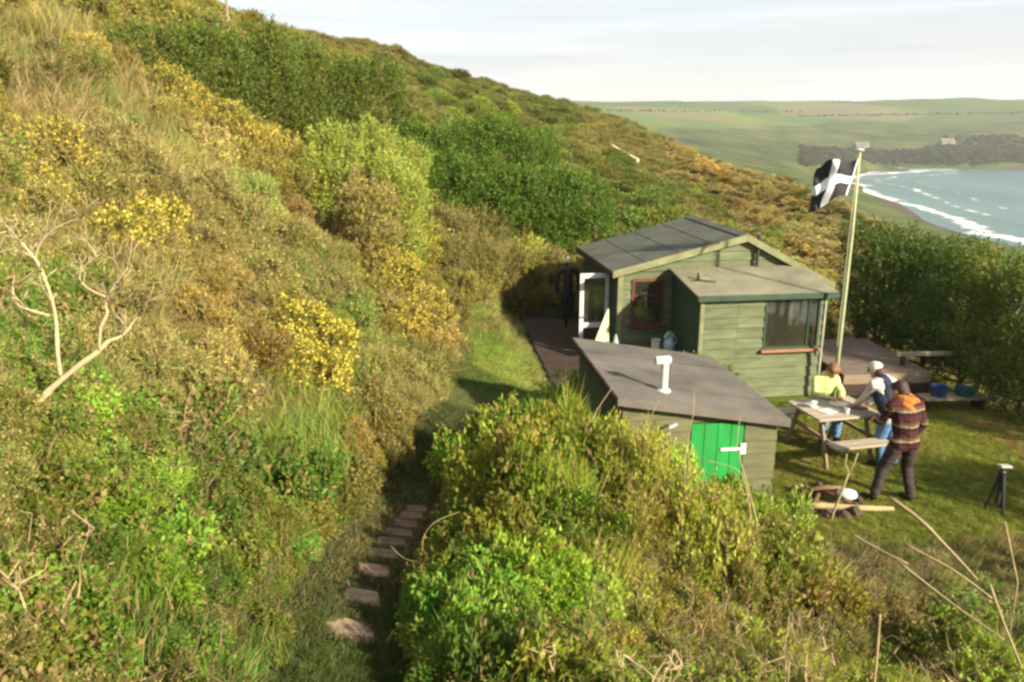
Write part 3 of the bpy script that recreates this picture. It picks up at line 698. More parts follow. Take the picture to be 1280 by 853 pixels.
for k in (1, 2, 3):
    y0 = -sf + (SD + 2 * sf) * k / 4
    mb = MB(); slab_between(mb, (-so - .004, y0 - .035, st(-so) + .055), (SW + so + .004, y0 - .035, st(SW + so) + .055), (SW + so + .004, y0 + .035, st(SW + so) + .052), (-so - .004, y0 + .035, st(-so) + .052), .006)
    mb.build('felt_lap', M['feltB'], sr)
mb = MB(); mb.prism([(-so, st(-so) - .06), (SW + so, st(SW + so) - .06), (SW + so, st(SW + so) + .052), (-so, st(-so) + .052)], -sf - .022, -sf - .002); mb.build('verge_board', M['feltB'], sr)
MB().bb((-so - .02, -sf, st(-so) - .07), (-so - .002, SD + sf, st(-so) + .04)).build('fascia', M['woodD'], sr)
mb = MB(); nb = 4; wd = (DO[1] - DO[0] - .02) / nb
sdoor = MB().bb((DO[0] + .01, .012, DO[2]), (DO[1] - .01, .03, DO[3] - .02)).build('door', M['green'], shed)
for k in range(nb): MB().bb((DO[0] + .01 + k * wd + .002, -.02, DO[2]), (DO[0] + .01 + (k + 1) * wd - .002, .011, DO[3] - .02)).build('plank', M['green'], sdoor, .004)
mb = MB(); mb.bb((DO[1] - .30, -.036, 1.20), (DO[1] - .03, -.022, 1.235)); mb.bb((DO[1] - .05, -.045, 1.15), (DO[1] + .02, -.037, 1.29)); mb.build('hinge', M['white'], sdoor)
vp = MB(); vx, vy = .62, .36; vz = st(vx) + .04
vp.lathe((vx, vy, vz), [(.085, 0), (.085, .02), (.05, .04), (.048, .05)], 14); vp.tube([(vx, vy, vz + .03), (vx, vy, vz + .40)], .046, 14); vp.tube([(vx - .13, vy - .02, vz + .41), (vx + .06, vy + .01, vz + .41)], .052, 14)
vp.build('vent_pipe', M['white'], shed, smooth=False)
mb = MB(); mb.tube([(.50, -.04, 1.55), (.58, -.11, 1.60)], .012, 6); mb.box((.60, -.12, 1.605), (.1, .04, .03), (0, -.4, 0)); mb.build('bracket', M['white'], shed)

# ------------------------------------------------------------------ flagpole and flag
fpx, fpy = 6.10, 14.42
fp = empty('flagpole', (fpx, fpy, 0)); tag(fp, 'tall pale green flagpole at the corner of the cabin extension', 'flagpole')
MB().tube([(0, 0, -.1), (0, 0, 1.5), (0, 0, 3.2), (-.02, 0, 4.62)], [.038, .036, .031, .021], 10).build('pole', M['pole'], fp, smooth=True)
MB().lathe((-.02, 0, 4.62), [(.03, 0), (.07, .02), (.075, .035), (.03, .05), (.01, .06)], 12).build('truck', M['white'], fp)
mb = MB(); mb.tube([(-.035, -.03, 4.58), (-.07, -.05, 3.4), (-.052, -.03, 1.1)], .004, 4); mb.build('halyard', M['cream'], fp)
nu, nv = 40, 26; HO, FL = .64, .84
vsf = []; 
for j in range(nv + 1):
    v = j / nv
    for i in range(nu + 1):
        u = i / nu; s = u * FL
        if s < .50: x = -s * .95; y = .05 * math.sin(s * 12 + v * 1.5)
        else:
            t = s - .50; x = -.475 - .30 * math.sin(min(t, .45) * 2.6) * .75; y = .02 + .62 * t + .05 * math.sin(t * 14 + v * 2)
        drop = .34 * u ** 1.4 * (.35 + .75 * v) + .05 * math.sin(u * 8 + v * 3)
        x += -.13 * v + .05 * u * v
        y += .035 * math.sin(11 * v + 7 * u) * (.3 + u); x += .03 * math.sin(7 * v + 9 * u) * u
        vsf.append((x - .045, y - .05, 4.50 - v * HO - drop))
fsf = []; mats = []
for j in range(nv):
    for i in range(nu):
        fsf.append((j * (nu + 1) + i, j * (nu + 1) + i + 1, (j + 1) * (nu + 1) + i + 1, (j + 1) * (nu + 1) + i))
        u = (i + .5) / nu; v = (j + .5) / nv
        mats.append(1 if (abs(v - .5) < .115 or abs(u - .5) < .085 or u < .035) else 0)
me = bpy.data.meshes.new('flag'); me.from_pydata(vsf, [], fsf)
me.materials.append(paint('black_flag_cloth', (.03, .03, .032), .8, .2, 4, .1, .2)); me.materials.append(paint('white_flag_cloth', (.8, .8, .8), .8, .08, 4, .1, .2))
me.polygons.foreach_set('material_index', mats); me.polygons.foreach_set('use_smooth', [True] * len(mats)); me.update()
flag = link('flag', me, loc=(fpx, fpy, 0)); md = flag.modifiers.new('thick', 'SOLIDIFY'); md.thickness = .004
tag(flag, 'black flag with a white cross curling in the wind on the pole', 'flag')

# ------------------------------------------------------------------ picnic table
pt = empty('picnic_table', (5.12, 12.02, 0), R(13)); tag(pt, 'weathered wooden picnic table with attached benches on the lawn', 'table')
TL = 1.12
for k in range(6): MB().bb((-TL / 2, -.45 + k * .15 + .004, .72), (TL / 2, -.45 + (k + 1) * .15 - .004, .755)).build('plank', M['tabletop'], pt, .004)
for s in (-1, 1):
    for k in range(2): 
        y0 = s * .76 + (k - 1) * .14
        MB().bb((-TL / 2 + .02, y0 + .003, .43), (TL / 2 - .12, y0 + .137, .462)).build('bench_plank', M['tabletop'], pt, .004)
for e in (-1, 1):
    x = e * (TL / 2 - .17)
    MB().bb((x - .022, -.80, .37), (x + .022, .80, .428)).build('cross_beam', M['wood'], pt)
    MB().bb((x - .022, -.40, .655), (x + .022, .40, .718)).build('cross_beam', M['wood'], pt)
    for s in (-1, 1):
        mb = MB(); mb.add([(x - .055, s * .30 - .04, .70), (x - .055, s * .30 + .04, .70), (x - .055, s * .56 + .04, -.02), (x - .055, s * .56 - .04, -.02), (x - .024, s * .30 - .04, .70), (x - .024, s * .30 + .04, .70), (x - .024, s * .56 + .04, -.02), (x - .024, s * .56 - .04, -.02)],
                          [(0, 1, 2, 3), (7, 6, 5, 4), (0, 4, 5, 1), (1, 5, 6, 2), (2, 6, 7, 3), (3, 7, 4, 0)])
        mb.build('leg', M['wood'], pt)
def tpt(x, y, z=.757):
    c, s = math.cos(R(13)), math.sin(R(13)); return (5.12 + x * c - y * s, 12.02 + x * s + y * c, z)
o = MB().box((0, 0, .004), (.30, .21, .006), None).build('newspaper', M['white'], None, loc=tpt(-.18, -.12), rot=(0, 0, .5)); tag(o, 'open sheet of white paper lying on the picnic table', 'paper')
mb = MB()
for k in range(9):
    a = k * .7; mb.lathe((.05 * math.cos(a), .04 * math.sin(a), 0), [(.075 - .003 * k, .0 + k * .011), (.078 - .003 * k, .01 + k * .011)], 10)
o = mb.build('bundle', M['white'], None, loc=tpt(-.36, .10), rot=(0, 0, .3)); tag(o, 'crumpled white bundle at the left end of the picnic table', 'bundle')
o = MB().lathe((0, 0, 0), [(.13, 0), (.14, .012), (.10, .008)], 18).build('plate', M['cream'], None, loc=tpt(.14, .12)); tag(o, 'round cream plate on the picnic table', 'plate')
o = MB().lathe((0, 0, 0), [(.035, 0), (.04, .09), (.034, .09), (.03, .01)], 14).build('mug', M['white'], None, loc=tpt(.02, -.28)); tag(o, 'small white mug near the front edge of the table', 'mug')
o = MB().box((0, 0, .02), (.26, .18, .035)).build('tray', M['wood'], None, .004, loc=tpt(.36, -.10), rot=(0, 0, -.3)); tag(o, 'brown wooden tray at the far right of the picnic table', 'tray')

# ------------------------------------------------------------------ tripod
tx, ty = 6.60, 9.96
tp = empty('tripod', (tx, ty, hz(tx, ty)), .3); tag(tp, 'small black tripod with a white topped head standing on the lawn', 'tripod')
for k in range(3):
    a = R(20 + 120 * k); mb = MB(); mb.tube([(.03 * math.cos(a), .03 * math.sin(a), .55), (.085 * math.cos(a), .085 * math.sin(a), .26)], .024, 8); mb.tube([(.085 * math.cos(a), .085 * math.sin(a), .26), (.14 * math.cos(a), .14 * math.sin(a), -.01)], .017, 8); mb.build('leg', M['metal'], tp)
MB().tube([(0, 0, .12), (0, 0, .60)], .032, 10).build('centre_column', M['metal'], tp)
MB().lathe((0, 0, .52), [(.04, 0), (.05, .03), (.05, .07), (.03, .1), (.03, .13)], 12).build('head', M['black'], tp)
MB().box((.02, 0, .67), (.20, .09, .035), (0, .14, 0)).build('plate', M['oldwhite'], tp, .008)
mb = MB(); mb.tube([(.10, 0, .63), (.24, -.02, .60)], .012, 8); mb.build('pan_handle', M['black'], tp)

# ------------------------------------------------------------------ fire pit, logs, forked stick
fcx, fcy = 4.42, 10.28
fz = hz(fcx, fcy)
fpit = empty('fire_pit', (fcx, fcy, fz)); tag(fpit, 'round hearth of dark stones with ash beyond the brambles', 'fire pit')
MB().lathe((0, 0, -.03), [(.42, 0), (.42, .045), (.3, .05), (.1, .04)], 18).build('ash', M['ash'], fpit)
for k in range(13):
    a = k / 13 * 6.283; s = .06 + .035 * random.random()
    bm = bmesh.new(); bmesh.ops.create_icosphere(bm, subdivisions=1, radius=1)
    for v in bm.verts: v.co = Vector((v.co.x * s * 1.2, v.co.y * s, v.co.z * s * .8)) * (.85 + .3 * random.random())
    me = bpy.data.meshes.new('stone'); bm.to_mesh(me); bm.free(); link('stone', me, M['stone'], fpit, (.46 * math.cos(a), .46 * math.sin(a), .04), (random.random(), random.random(), a))
o = MB().tube([(-.70, 0, .03), (-.3, .02, .045), (.2, -.01, .04), (.66, .01, .03)], [.038, .045, .042, .034], 10).build('log', M['straw'], None, smooth=True, loc=(4.55, 10.02, hz(4.55, 10.02) + .02), rot=(0, 0, R(-4))); tag(o, 'long straight pale log lying in front of the fire pit', 'log')
for k, (dx, dy, rzv, ln) in enumerate([(-.1, .05, 1.0, .6), (.08, -.02, 2.3, .5), (.02, .1, .2, .55)]):
    o = MB().tube([(-ln / 2, 0, 0), (0, .02, .015), (ln / 2, 0, .0)], [.03, .035, .026], 8).build('firewood', M['twigm'], None, smooth=True, loc=(fcx + dx, fcy + dy, fz + .06 + .05 * k), rot=(.1 * k, .05, rzv))
    tag(o, ['brown firewood stick at the bottom of the hearth', 'brown firewood stick crossing the middle of the hearth', 'brown firewood stick laid on top in the hearth'][k], 'firewood', 'firewood in the hearth')
o = MB().lathe((0, 0, 0), [(.10, 0), (.14, .03), (.13, .07), (.06, .10), (.01, .105)], 16).build('basin', M['white'], None, smooth=True, loc=(4.66, 10.22, fz + .12)); tag(o, 'upturned white bowl resting in the fire pit', 'bowl')
x, y = 4.36, 9.75; z = hz(x, y)
fs_ = empty('forked_stick', (x, y, z)); tag(fs_, 'thin pale forked stick standing upright before the fire pit', 'stick')
MB().tube([(-.10, .0, -.1), (-.06, .01, .12), (.02, .0, .45), (.09, .03, .68)], [.02, .018, .015, .013], 7).build('stem', M['straw'], fs_, smooth=True)
MB().tube([(.09, .03, .68), (.03, .03, .80), (.04, .04, .95)], [.012, .010, .007], 6).build('fork', M['straw'], fs_, smooth=True)
MB().tube([(.09, .03, .68), (.15, .04, .82), (.19, .05, .96)], [.012, .010, .007], 6).build('fork', M['straw'], fs_, smooth=True)

# ------------------------------------------------------------------ raised deck beyond the lawn
dk = empty('raised_deck', (6.3, 14.55, 0), R(4)); tag(dk, 'low grey brown timber deck between the cabin and the hedge', 'deck')
DKW, DKD = 1.72, 2.5
for k in range(17): MB().bb((0, k * .147 + .003, .455), (DKW, (k + 1) * .147 - .003, .49)).build('plank', M['deck'], dk)
MB().bb((0, -.02, .30), (DKW, .0, .485)).build('front_board', M['wood'], dk); MB().bb((0, -.016, .05), (DKW, .0, .295)).build('front_board', M['woodD'], dk)
for x in (.04, DKW / 2, DKW - .04):
    for y in (.1, 2.3): MB().bb((x - .04, y - .04, -.5), (x + .04, y + .04, .45)).build('post', M['woodD'], dk)
bn = empty('plank_bench', (8.15, 14.05, hz(8.15, 14.05)), R(4)); tag(bn, 'low plank bench in the shade of the hedge carrying two tubs', 'bench')
MB().bb((-.62, -.17, .22), (.62, -.01, .26)).build('seat_plank', M['wood'], bn); MB().bb((-.62, .005, .22), (.62, .17, .26)).build('seat_plank', M['wood'], bn)
for x in (-.5, .5): MB().bb((x - .05, -.14, -.05), (x + .05, .14, .22)).build('leg', M['woodD'], bn)
bz_ = hz(8.15, 14.05) + .262
for nm, mt, dx, sz, lb in (('blue_tub', M['blue'], -.28, .15, 'blue plastic tub on the bench in the shade'), ('teal_tub', M['teal'], .22, .18, 'flat teal plastic tub on the bench in the shade')):
    o = MB().lathe((0, 0, 0), [(sz * .85, 0), (sz, .18 if nm == 'blue_tub' else .13), (sz * 1.08, .19 if nm == 'blue_tub' else .14), (sz * .9, .18 if nm == 'blue_tub' else .13), (sz * .8, .03)], 16).build(nm, mt, None, loc=(8.15 + dx, 14.06 + dx * .07, bz_)); tag(o, lb, 'tub')
rl_ = empty('rail', (8.3, 15.2, hz(8.3, 15.2)), R(3)); tag(rl_, 'pale weathered rail on two short posts at the hedge foot', 'rail')
MB().bb((-.75, -.03, .70), (.75, .03, .78)).build('rail_bar', M['tabletop'], rl_, .006)
for x in (-.6, .6): MB().bb((x - .035, -.035, -.6), (x + .035, .035, .70)).build('post', M['woodD'], rl_)
# timber walkway along the left of the cabin
wk = empty('timber_walkway', (.62, 12.9, 0), R(6)); tag(wk, 'brown timber walkway along the left side of the cabin', 'walkway')
for k in range(44):
    MB().bb((.26 + .03 * random.random(), k * .152 + .004, .395), (1.12 + .03 * random.random(), (k + 1) * .152 - .004, .432)).build('plank', M['woodD'], wk)
for x in (.36, 1.0): MB().bb((x - .05, 0, .15), (x + .05, 6.68, .392)).build('joist', M['woodD'], wk)

# ------------------------------------------------------------------ people
def blob_mesh(name, chains, voxel=.012, smooth=6, wrinkle=0, extra=None):
    """chains: lists of ((x,y,z), r) -> one continuous skin by voxel remesh"""
    mb = MB()
    def ball(p, r, sc=(1, 1, 1)):
        n = 12; prof = [(math.sin(math.pi * k / 8), -math.cos(math.pi * k / 8)) for k in range(1, 8)]
        vs_ = []; fs__ = []
        for a, b in prof:
            for k in range(n): vs_.append((p[0] + r * sc[0] * a * math.cos(2 * math.pi * k / n), p[1] + r * sc[1] * a * math.sin(2 * math.pi * k / n), p[2] + r * sc[2] * b))
        m = len(prof)
        for i in range(m - 1):
            for k in range(n): fs__.append((i * n + k, i * n + (k + 1) % n, (i + 1) * n + (k + 1) % n, (i + 1) * n + k))
        fs__.append(tuple(reversed(range(n)))); fs__.append(tuple((m - 1) * n + k for k in range(n)))
        mb.add(vs_, fs__)
    for ch in chains:
        for i, e in enumerate(ch): ball(e[0], e[1], e[2] if len(e) > 2 else (1, 1, 1))
        for a, b in zip(ch[:-1], ch[1:]): mb.tube([a[0], b[0]], [a[1], b[1]], 12)
    me0 = mb.mesh('tmp'); ob = bpy.data.objects.new('tmp', me0); col.objects.link(ob)
    r = ob.modifiers.new('r', 'REMESH'); r.mode = 'VOXEL'; r.voxel_size = voxel
    s = ob.modifiers.new('s', 'SMOOTH'); s.factor = .5; s.iterations = smooth
    dg = bpy.context.evaluated_depsgraph_get(); dg.update()
    me = bpy.data.meshes.new_from_object(ob.evaluated_get(dg)); me.name = name
    bpy.data.objects.remove(ob); bpy.data.meshes.remove(me0)
    if wrinkle:
        nv_ = len(me.vertices); co = np.empty(nv_ * 3, np.float32); no = np.empty(nv_ * 3, np.float32)
        me.vertices.foreach_get('co', co); me.vertices.foreach_get('normal', no); co = co.reshape(-1, 3); no = no.reshape(-1, 3)
        d = np.array([mnoise.noise(Vector((c[0] * 9, c[1] * 9, c[2] * 16))) + .5 * mnoise.noise(Vector((c[0] * 22, c[1] * 22, c[2] * 30))) for c in co])
        co = co + no * (d * wrinkle)[:, None]; me.vertices.foreach_set('co', co.astype(np.float32).ravel())
    me.polygons.foreach_set('use_smooth', [True] * len(me.polygons)); me.update(); return me
M['skin'] = paint('skin', (.50, .27, .17), .5, .08, 6, .05, .35)
M['jeans'] = paint('blue_denim', (.10, .19, .33), .85, .25, 8, .3, .15)
M['navy'] = paint('navy_quilted_vest', (.022, .028, .055), .7, .2, 8, .2, .2)
M['whitecloth'] = paint('white_shirt_cloth', (.5, .47, .41), .85, .1, 8, .2, .15)
M['lime'] = paint('pale_lime_shirt_cloth', (.50, .55, .21), .85, .12, 8, .2, .15)
M['trouser'] = paint('dark_trouser_cloth', (.045, .034, .032), .85, .3, 8, .2, .15)
M['teal_short'] = paint('dark_teal_cloth', (.015, .045, .055), .8, .25, 8, .2, .2)
M['orange'] = paint('orange_scarf_cloth', (.40, .15, .035), .85, .25, 12, .3, .15)
M['hairB'] = paint('brown_hair', (.17, .085, .035), .55, .4, 30, .5, .3)
M['hairD'] = paint('dark_hair', (.06, .032, .02), .55, .4, 30, .5, .3)
M['cap'] = paint('white_cap_cloth', (.55, .52, .43), .85, .08, 8, .1, .15)
M['boot'] = paint('black_boot', (.012, .011, .010), .5, .2, 8, .1, .3)
M['eye'] = paint('dark_eye', (.02, .015, .01), .2, .1, 8, 0, .5)
def plaid():
    m, nt, N, L, b = new_mat('plaid_shirt_cloth')
    tc = N.new('ShaderNodeTexCoord'); sx_ = N.new('ShaderNodeSeparateXYZ'); L.new(tc.outputs['Object'], sx_.inputs[0])
    def bands(out, freq, stops):
        mu = N.new('ShaderNodeMath'); mu.operation = 'MULTIPLY'; mu.inputs[1].default_value = freq; L.new(out, mu.inputs[0])
        fr = N.new('ShaderNodeMath'); fr.operation = 'FRACT'; L.new(mu.outputs[0], fr.inputs[0])
        cr = N.new('ShaderNodeValToRGB'); cr.color_ramp.interpolation = 'CONSTANT'; e = cr.color_ramp.elements
        while len(e) < len(stops): e.new(.5)
        for i, (p, c) in enumerate(stops): e[i].position = p; e[i].color = (*c, 1)
        L.new(fr.outputs[0], cr.inputs[0]); return cr
    h = bands(sx_.outputs[2], 4.9, [(0, (.055, .020, .020)), (.28, (.025, .014, .014)), (.46, (.21, .16, .10)), (.60, (.10, .055, .032)), (.80, (.055, .020, .026))])
    v = bands(sx_.outputs[0], 8.0, [(0, (1, 1, 1)), (.45, (.55, .5, .5)), (.62, (1.5, 1.3, 1.05)), (.74, (.8, .75, .75))])
    mx = N.new('ShaderNodeMix'); mx.data_type = 'RGBA'; mx.blend_type = 'MULTIPLY'; mx.inputs['Factor'].default_value = .75
    L.new(h.outputs[0], mx.inputs['A']); L.new(v.outputs[0], mx.inputs['B']); L.new(mx.outputs['Result'], b.inputs['Base Color']); b.inputs['Roughness'].default_value = .9; set_spec(b, .1)
    return m
M['plaid'] = plaid()
def hand(base, direc, side, curl=.5):
    """five finger chains + palm; direc = along the fingers, side = towards the thumb"""
    b = Vector(base); d = Vector(direc).normalized(); s = Vector(side); s = (s - d * s.dot(d)).normalized(); n = d.cross(s)
    ch = [[(tuple(b), .026), (tuple(b + d * .05), .034), (tuple(b + d * .085), .030)]]
    for k, (o, ln) in enumerate([(.030, .068), (.010, .078), (-.010, .072), (-.030, .056)]):
        r0 = b + d * .085 + s * o; r1 = r0 + d * ln * .5 + n * curl * .015; r2 = r1 + d * ln * .45 * (1 - curl * .4) + n * curl * .03
        ch.append([(tuple(r0), .010), (tuple(r1), .009), (tuple(r2), .0075)])
    t0 = b + d * .035 + s * .03; t1 = t0 + d * .035 + s * .025; t2 = t1 + d * .03 + s * .006
    ch.append([(tuple(t0), .012), (tuple(t1), .010), (tuple(t2), .008)])
    return ch
def head_chains(c, f, up):
    """skull, jaw, nose, ears; c = head centre, f = facing, up = crown"""
    c = Vector(c); f = Vector(f).normalized(); up = Vector(up).normalized(); s = f.cross(up)
    P = lambda a, b_, d: tuple(c + f * a + up * b_ + s * d)
    return [[(P(-.015, .03, 0), .098), (P(.01, -.02, 0), .085)], [(P(.03, -.06, 0), .060), (P(.045, -.085, 0), .042)],
            [(P(.095, .005, 0), .012), (P(.112, -.022, 0), .016)], [(P(-.005, .0, .09), .018), (P(-.01, -.03, .088), .014)], [(P(-.005, .0, -.09), .018), (P(-.01, -.03, -.088), .014)],
            [(P(.088, -.055, -.02), .012), (P(.088, -.055, .02), .012)]]
def V3(*a): return Vector(a)
def person(root, J, mats, headf, headup, extra=()):
    A = lambda *n: [J[k] for k in n]
    g = lambda k: tuple(J[k])
    torso = [[(g('pelvis'), .125), (g('belly'), .122), (g('chest'), .135), (g('upper'), .10)], [(g('hipL'), .10), (g('hipR'), .10)], [(g('shL'), .062), (g('upper'), .09), (g('shR'), .062)],
             [(tuple((J['belly'] * .5 + J['hipL'] * .5)), .095), (tuple(J['chest'] + (J['shL'] - J['chest']) * .45), .10)], [(tuple((J['belly'] * .5 + J['hipR'] * .5)), .095), (tuple(J['chest'] + (J['shR'] - J['chest']) * .45), .10)]]
    arms = [[(g('sh' + s), .055), (g('el' + s), .042), (g('wr' + s), .028)] for s in 'LR']
    legs = [[(g('hip' + s), .092), (g('kn' + s), .062), (g('an' + s), .040)] for s in 'LR']
    feet = [[(g('an' + s), .042), (tuple(J['an' + s] + J['ft' + s] * .05 + V3(0, 0, -.045)), .040), (tuple(J['an' + s] + J['ft' + s] * .17 + V3(0, 0, -.055)), .034)] for s in 'LR']
    neck = [[(g('upper'), .062), (g('head'), .055)]]
    hands = []
    for s in 'LR': hands += hand(g('wr' + s), tuple(J['wr' + s] - J['el' + s]) if ('hd' + s) not in J else tuple(J['hd' + s]), tuple(J['th' + s]), .8)
    hc = J['head']
    body = link('body', blob_mesh('body', torso + arms + legs + feet + neck + hands + head_chains(hc, headf, headup), .009, 4), M['skin'], root)
    grow = lambda chs, d: [[(e[0], e[1] + d) for e in c] for c in chs]
    wr = lambda s, t: tuple(J['el' + s].lerp(J['wr' + s], t))
    sl = [[(g('sh' + s), .072), (g('el' + s), .058), (wr(s, .93), .044)] for s in 'LR']
    link('shirt', blob_mesh('shirt', grow(torso, .022) + sl, .013, 4, .012), mats['shirt'], root)
    tr = [[(g('hip' + s), .112), (g('kn' + s), .082), (tuple(J['an' + s] + V3(0, 0, .02)), .066)] for s in 'LR']
    link('trousers', blob_mesh('trousers', tr + [[(g('pelvis'), .142), (tuple(J['pelvis'].lerp(J['belly'], .35)), .135)], [(g('hipL'), .112), (g('hipR'), .112)]], .013, 4, .011), mats['trousers'], root)
    for s in 'LR': link('shoe', blob_mesh('shoe', grow([feet[0 if s == 'L' else 1]], .016), .012, 3), M['boot'], root)
    f = Vector(headf).normalized(); up = Vector(headup).normalized(); sd = f.cross(up)
    for s in (-1, 1):
        mb = MB(); mb.lathe((0, 0, 0), [(.004, -.011), (.011, 0), (.004, .011)], 8); mb.build('eye', M['eye'], body, smooth=True, loc=tuple(hc + f * .083 + up * .012 + sd * s * .034))
    P = lambda a, b_, d: tuple(hc + f * a + up * b_ + sd * d)
    link('hair', blob_mesh('hair', [[(P(-.028, .045, 0), .102), (P(-.05, -.02, 0), .085)], [(P(-.06, -.07, -.03), .04), (P(-.06, -.07, .03), .04)], [(P(.02, .07, -.03), .07), (P(.02, .07, .03), .07)]], .012, 3, .008), mats['hair'], root)
    return body
# man in the plaid shirt: back to the camera, mid step
pa = empty('person', (5.40, 10.34, hz(5.4, 10.34)), R(14)); tag(pa, 'person in a maroon and cream plaid shirt with orange scarf, back turned', 'person')
J = dict(pelvis=V3(.04, .02, .90), belly=V3(.05, .03, 1.05), chest=V3(.06, .08, 1.24), upper=V3(.06, .13, 1.41), head=V3(.03, .22, 1.56),
         shL=V3(-.15, .12, 1.38), elL=V3(-.20, .22, 1.13), wrL=V3(-.14, .42, 1.06), shR=V3(.26, .10, 1.37), elR=V3(.32, .02, 1.12), wrR=V3(.25, .08, .90),
         hipL=V3(-.06, .02, .86), knL=V3(-.18, .10, .48), anL=V3(-.33, .03, .09), hipR=V3(.14, .0, .86), knR=V3(.17, .06, .47), anR=V3(.16, -.10, .09),
         ftL=V3(-.25, .95, 0), ftR=V3(.1, 1, 0), thL=V3(.3, .2, 1), thR=V3(0, 1, 0), hdR=V3(-.1, .05, -1))
person(pa, J, dict(shirt=M['plaid'], trousers=M['trouser'], hair=M['hairD']), (-.25, .9, -.45), (-.1, .4, .9))
hc = J['upper']
link('scarf', blob_mesh('scarf', [[(tuple(hc + V3(.11 * math.cos(a), .02 + .10 * math.sin(a), .05 + .025 * math.sin(a * 2))), .058) for a in [k * .5 for k in range(14)]], [(tuple(hc + V3(-.08, -.06, .03)), .055), (tuple(hc + V3(.02, -.11, -.08)), .065)], [(tuple(hc + V3(.10, -.05, .04)), .05), (tuple(hc + V3(.21, -.05, -.05)), .055)]], .012, 3, .012), M['orange'], pa)
# man in the white cap leaning over the table
pb = empty('person', (5.74, 11.52, hz(5.74, 11.52)), R(26)); tag(pb, 'person in white cap, navy vest and jeans leaning over the picnic table', 'person')
J = dict(pelvis=V3(0, -.06, .86), belly=V3(0, .0, 1.0), chest=V3(0, .10, 1.18), upper=V3(0, .19, 1.33), head=V3(0, .31, 1.44),
         shL=V3(-.19, .18, 1.29), elL=V3(-.22, .30, 1.05), wrL=V3(-.12, .50, .88), shR=V3(.19, .18, 1.29), elR=V3(.22, .30, 1.05), wrR=V3(.12, .48, .86),
         hipL=V3(-.09, -.05, .83), knL=V3(-.10, .02, .46), anL=V3(-.11, -.06, .09), hipR=V3(.09, -.05, .83), knR=V3(.10, .0, .46), anR=V3(.12, -.10, .09),
         ftL=V3(-.1, 1, 0), ftR=V3(.15, 1, 0), thL=V3(1, 0, .3), thR=V3(-1, 0, .3))
person(pb, J, dict(shirt=M['whitecloth'], trousers=M['jeans'], hair=M['hairD']), (0, .8, -.6), (0, .55, .8))
link('vest', blob_mesh('vest', [[(tuple(J['belly'] + V3(0, -.02, -.06)), .160), (tuple(J['belly']), .158), (tuple(J['chest']), .172), (tuple(J['upper']), .125)], [(tuple(J['shL'] * .72 + J['upper'] * .28), .085), (tuple(J['upper']), .115), (tuple(J['shR'] * .72 + J['upper'] * .28), .085)],
     [(tuple(J['belly'] + V3(-.08, 0, -.03)), .125), (tuple(J['chest'] + V3(-.09, .03, .0)), .125)], [(tuple(J['belly'] + V3(.08, 0, -.03)), .125), (tuple(J['chest'] + V3(.09, .03, .0)), .125)]], .013, 5, .006), M['navy'], pb)
hd = J['head']; f = V3(0, .8, -.6).normalized(); up = V3(0, .55, .8).normalized()
link('cap', blob_mesh('cap', [[(tuple(hd + up * .05 - f * .02), .112), (tuple(hd + up * .075), .10)], [(tuple(hd + up * .07 + f * .09 + V3(-.05, 0, 0)), .016), (tuple(hd + up * .06 + f * .16), .014), (tuple(hd + up * .07 + f * .09 + V3(.05, 0, 0)), .016)]], .011, 3), M['cap'], pb)
# seated person in the lime shirt on the far bench
pc = empty('person', (5.18, 12.86, hz(5.2, 12.8)), R(180 + 13)); tag(pc, 'person in a pale lime shirt seated at the far side of the picnic table', 'person')
J = dict(pelvis=V3(0, 0, .57), belly=V3(0, .03, .72), chest=V3(0, .09, .90), upper=V3(0, .15, 1.06), head=V3(-.05, .24, 1.20),
         shL=V3(-.18, .14, 1.02), elL=V3(-.24, .28, .83), wrL=V3(-.10, .46, .83), shR=V3(.18, .14, 1.02), elR=V3(.25, .28, .83), wrR=V3(.12, .46, .83),
         hipL=V3(-.10, .04, .55), knL=V3(-.13, .42, .52), anL=V3(-.13, .40, .10), hipR=V3(.10, .04, .55), knR=V3(.13, .42, .52), anR=V3(.13, .40, .10),
         ftL=V3(0, 1, 0), ftR=V3(0, 1, 0), thL=V3(1, 0, .3), thR=V3(-1, 0, .3), hdL=V3(.3, 1, -.05), hdR=V3(-.3, 1, -.05))
person(pc, J, dict(shirt=M['lime'], trousers=M['jeans'], hair=M['hairB']), (.1, .75, -.6), (0, .6, .75))

# wetsuit hanging on the post
o = link('wetsuit', blob_mesh('wetsuit', [[((0, 0, 1.36), .10), ((0, 0, 1.1), .12), ((0, 0, .85), .11)], [((-.2, 0, 1.40), .055), ((0, 0, 1.44), .07), ((.2, 0, 1.40), .055)], [((-.22, 0, 1.36), .055), ((-.27, .0, 1.1), .05), ((-.26, 0, .92), .04)], [((.22, 0, 1.36), .055), ((.27, 0, 1.1), .05), ((.25, 0, .95), .04)],
     [((-.07, 0, .82), .08), ((-.08, 0, .5), .06), ((-.08, 0, .28), .05)], [((.07, 0, .82), .08), ((.08, 0, .5), .06), ((.09, 0, .3), .05)]], .014, 5, .012), M['black'], None, loc=(wx, wy - .06, wz), rot=(0, 0, .2))
tag(o, 'black wetsuit hung up on the post behind the open door', 'wetsuit')
o = link('hood', blob_mesh('hood', [[((0, 0, 0), .06), ((.01, 0, .04), .05)]], .012, 3), M['white'], None, loc=(wx, wy + .06, wz + 1.63)); tag(o, 'white hood placed on top of the post with the wetsuit', 'hood')

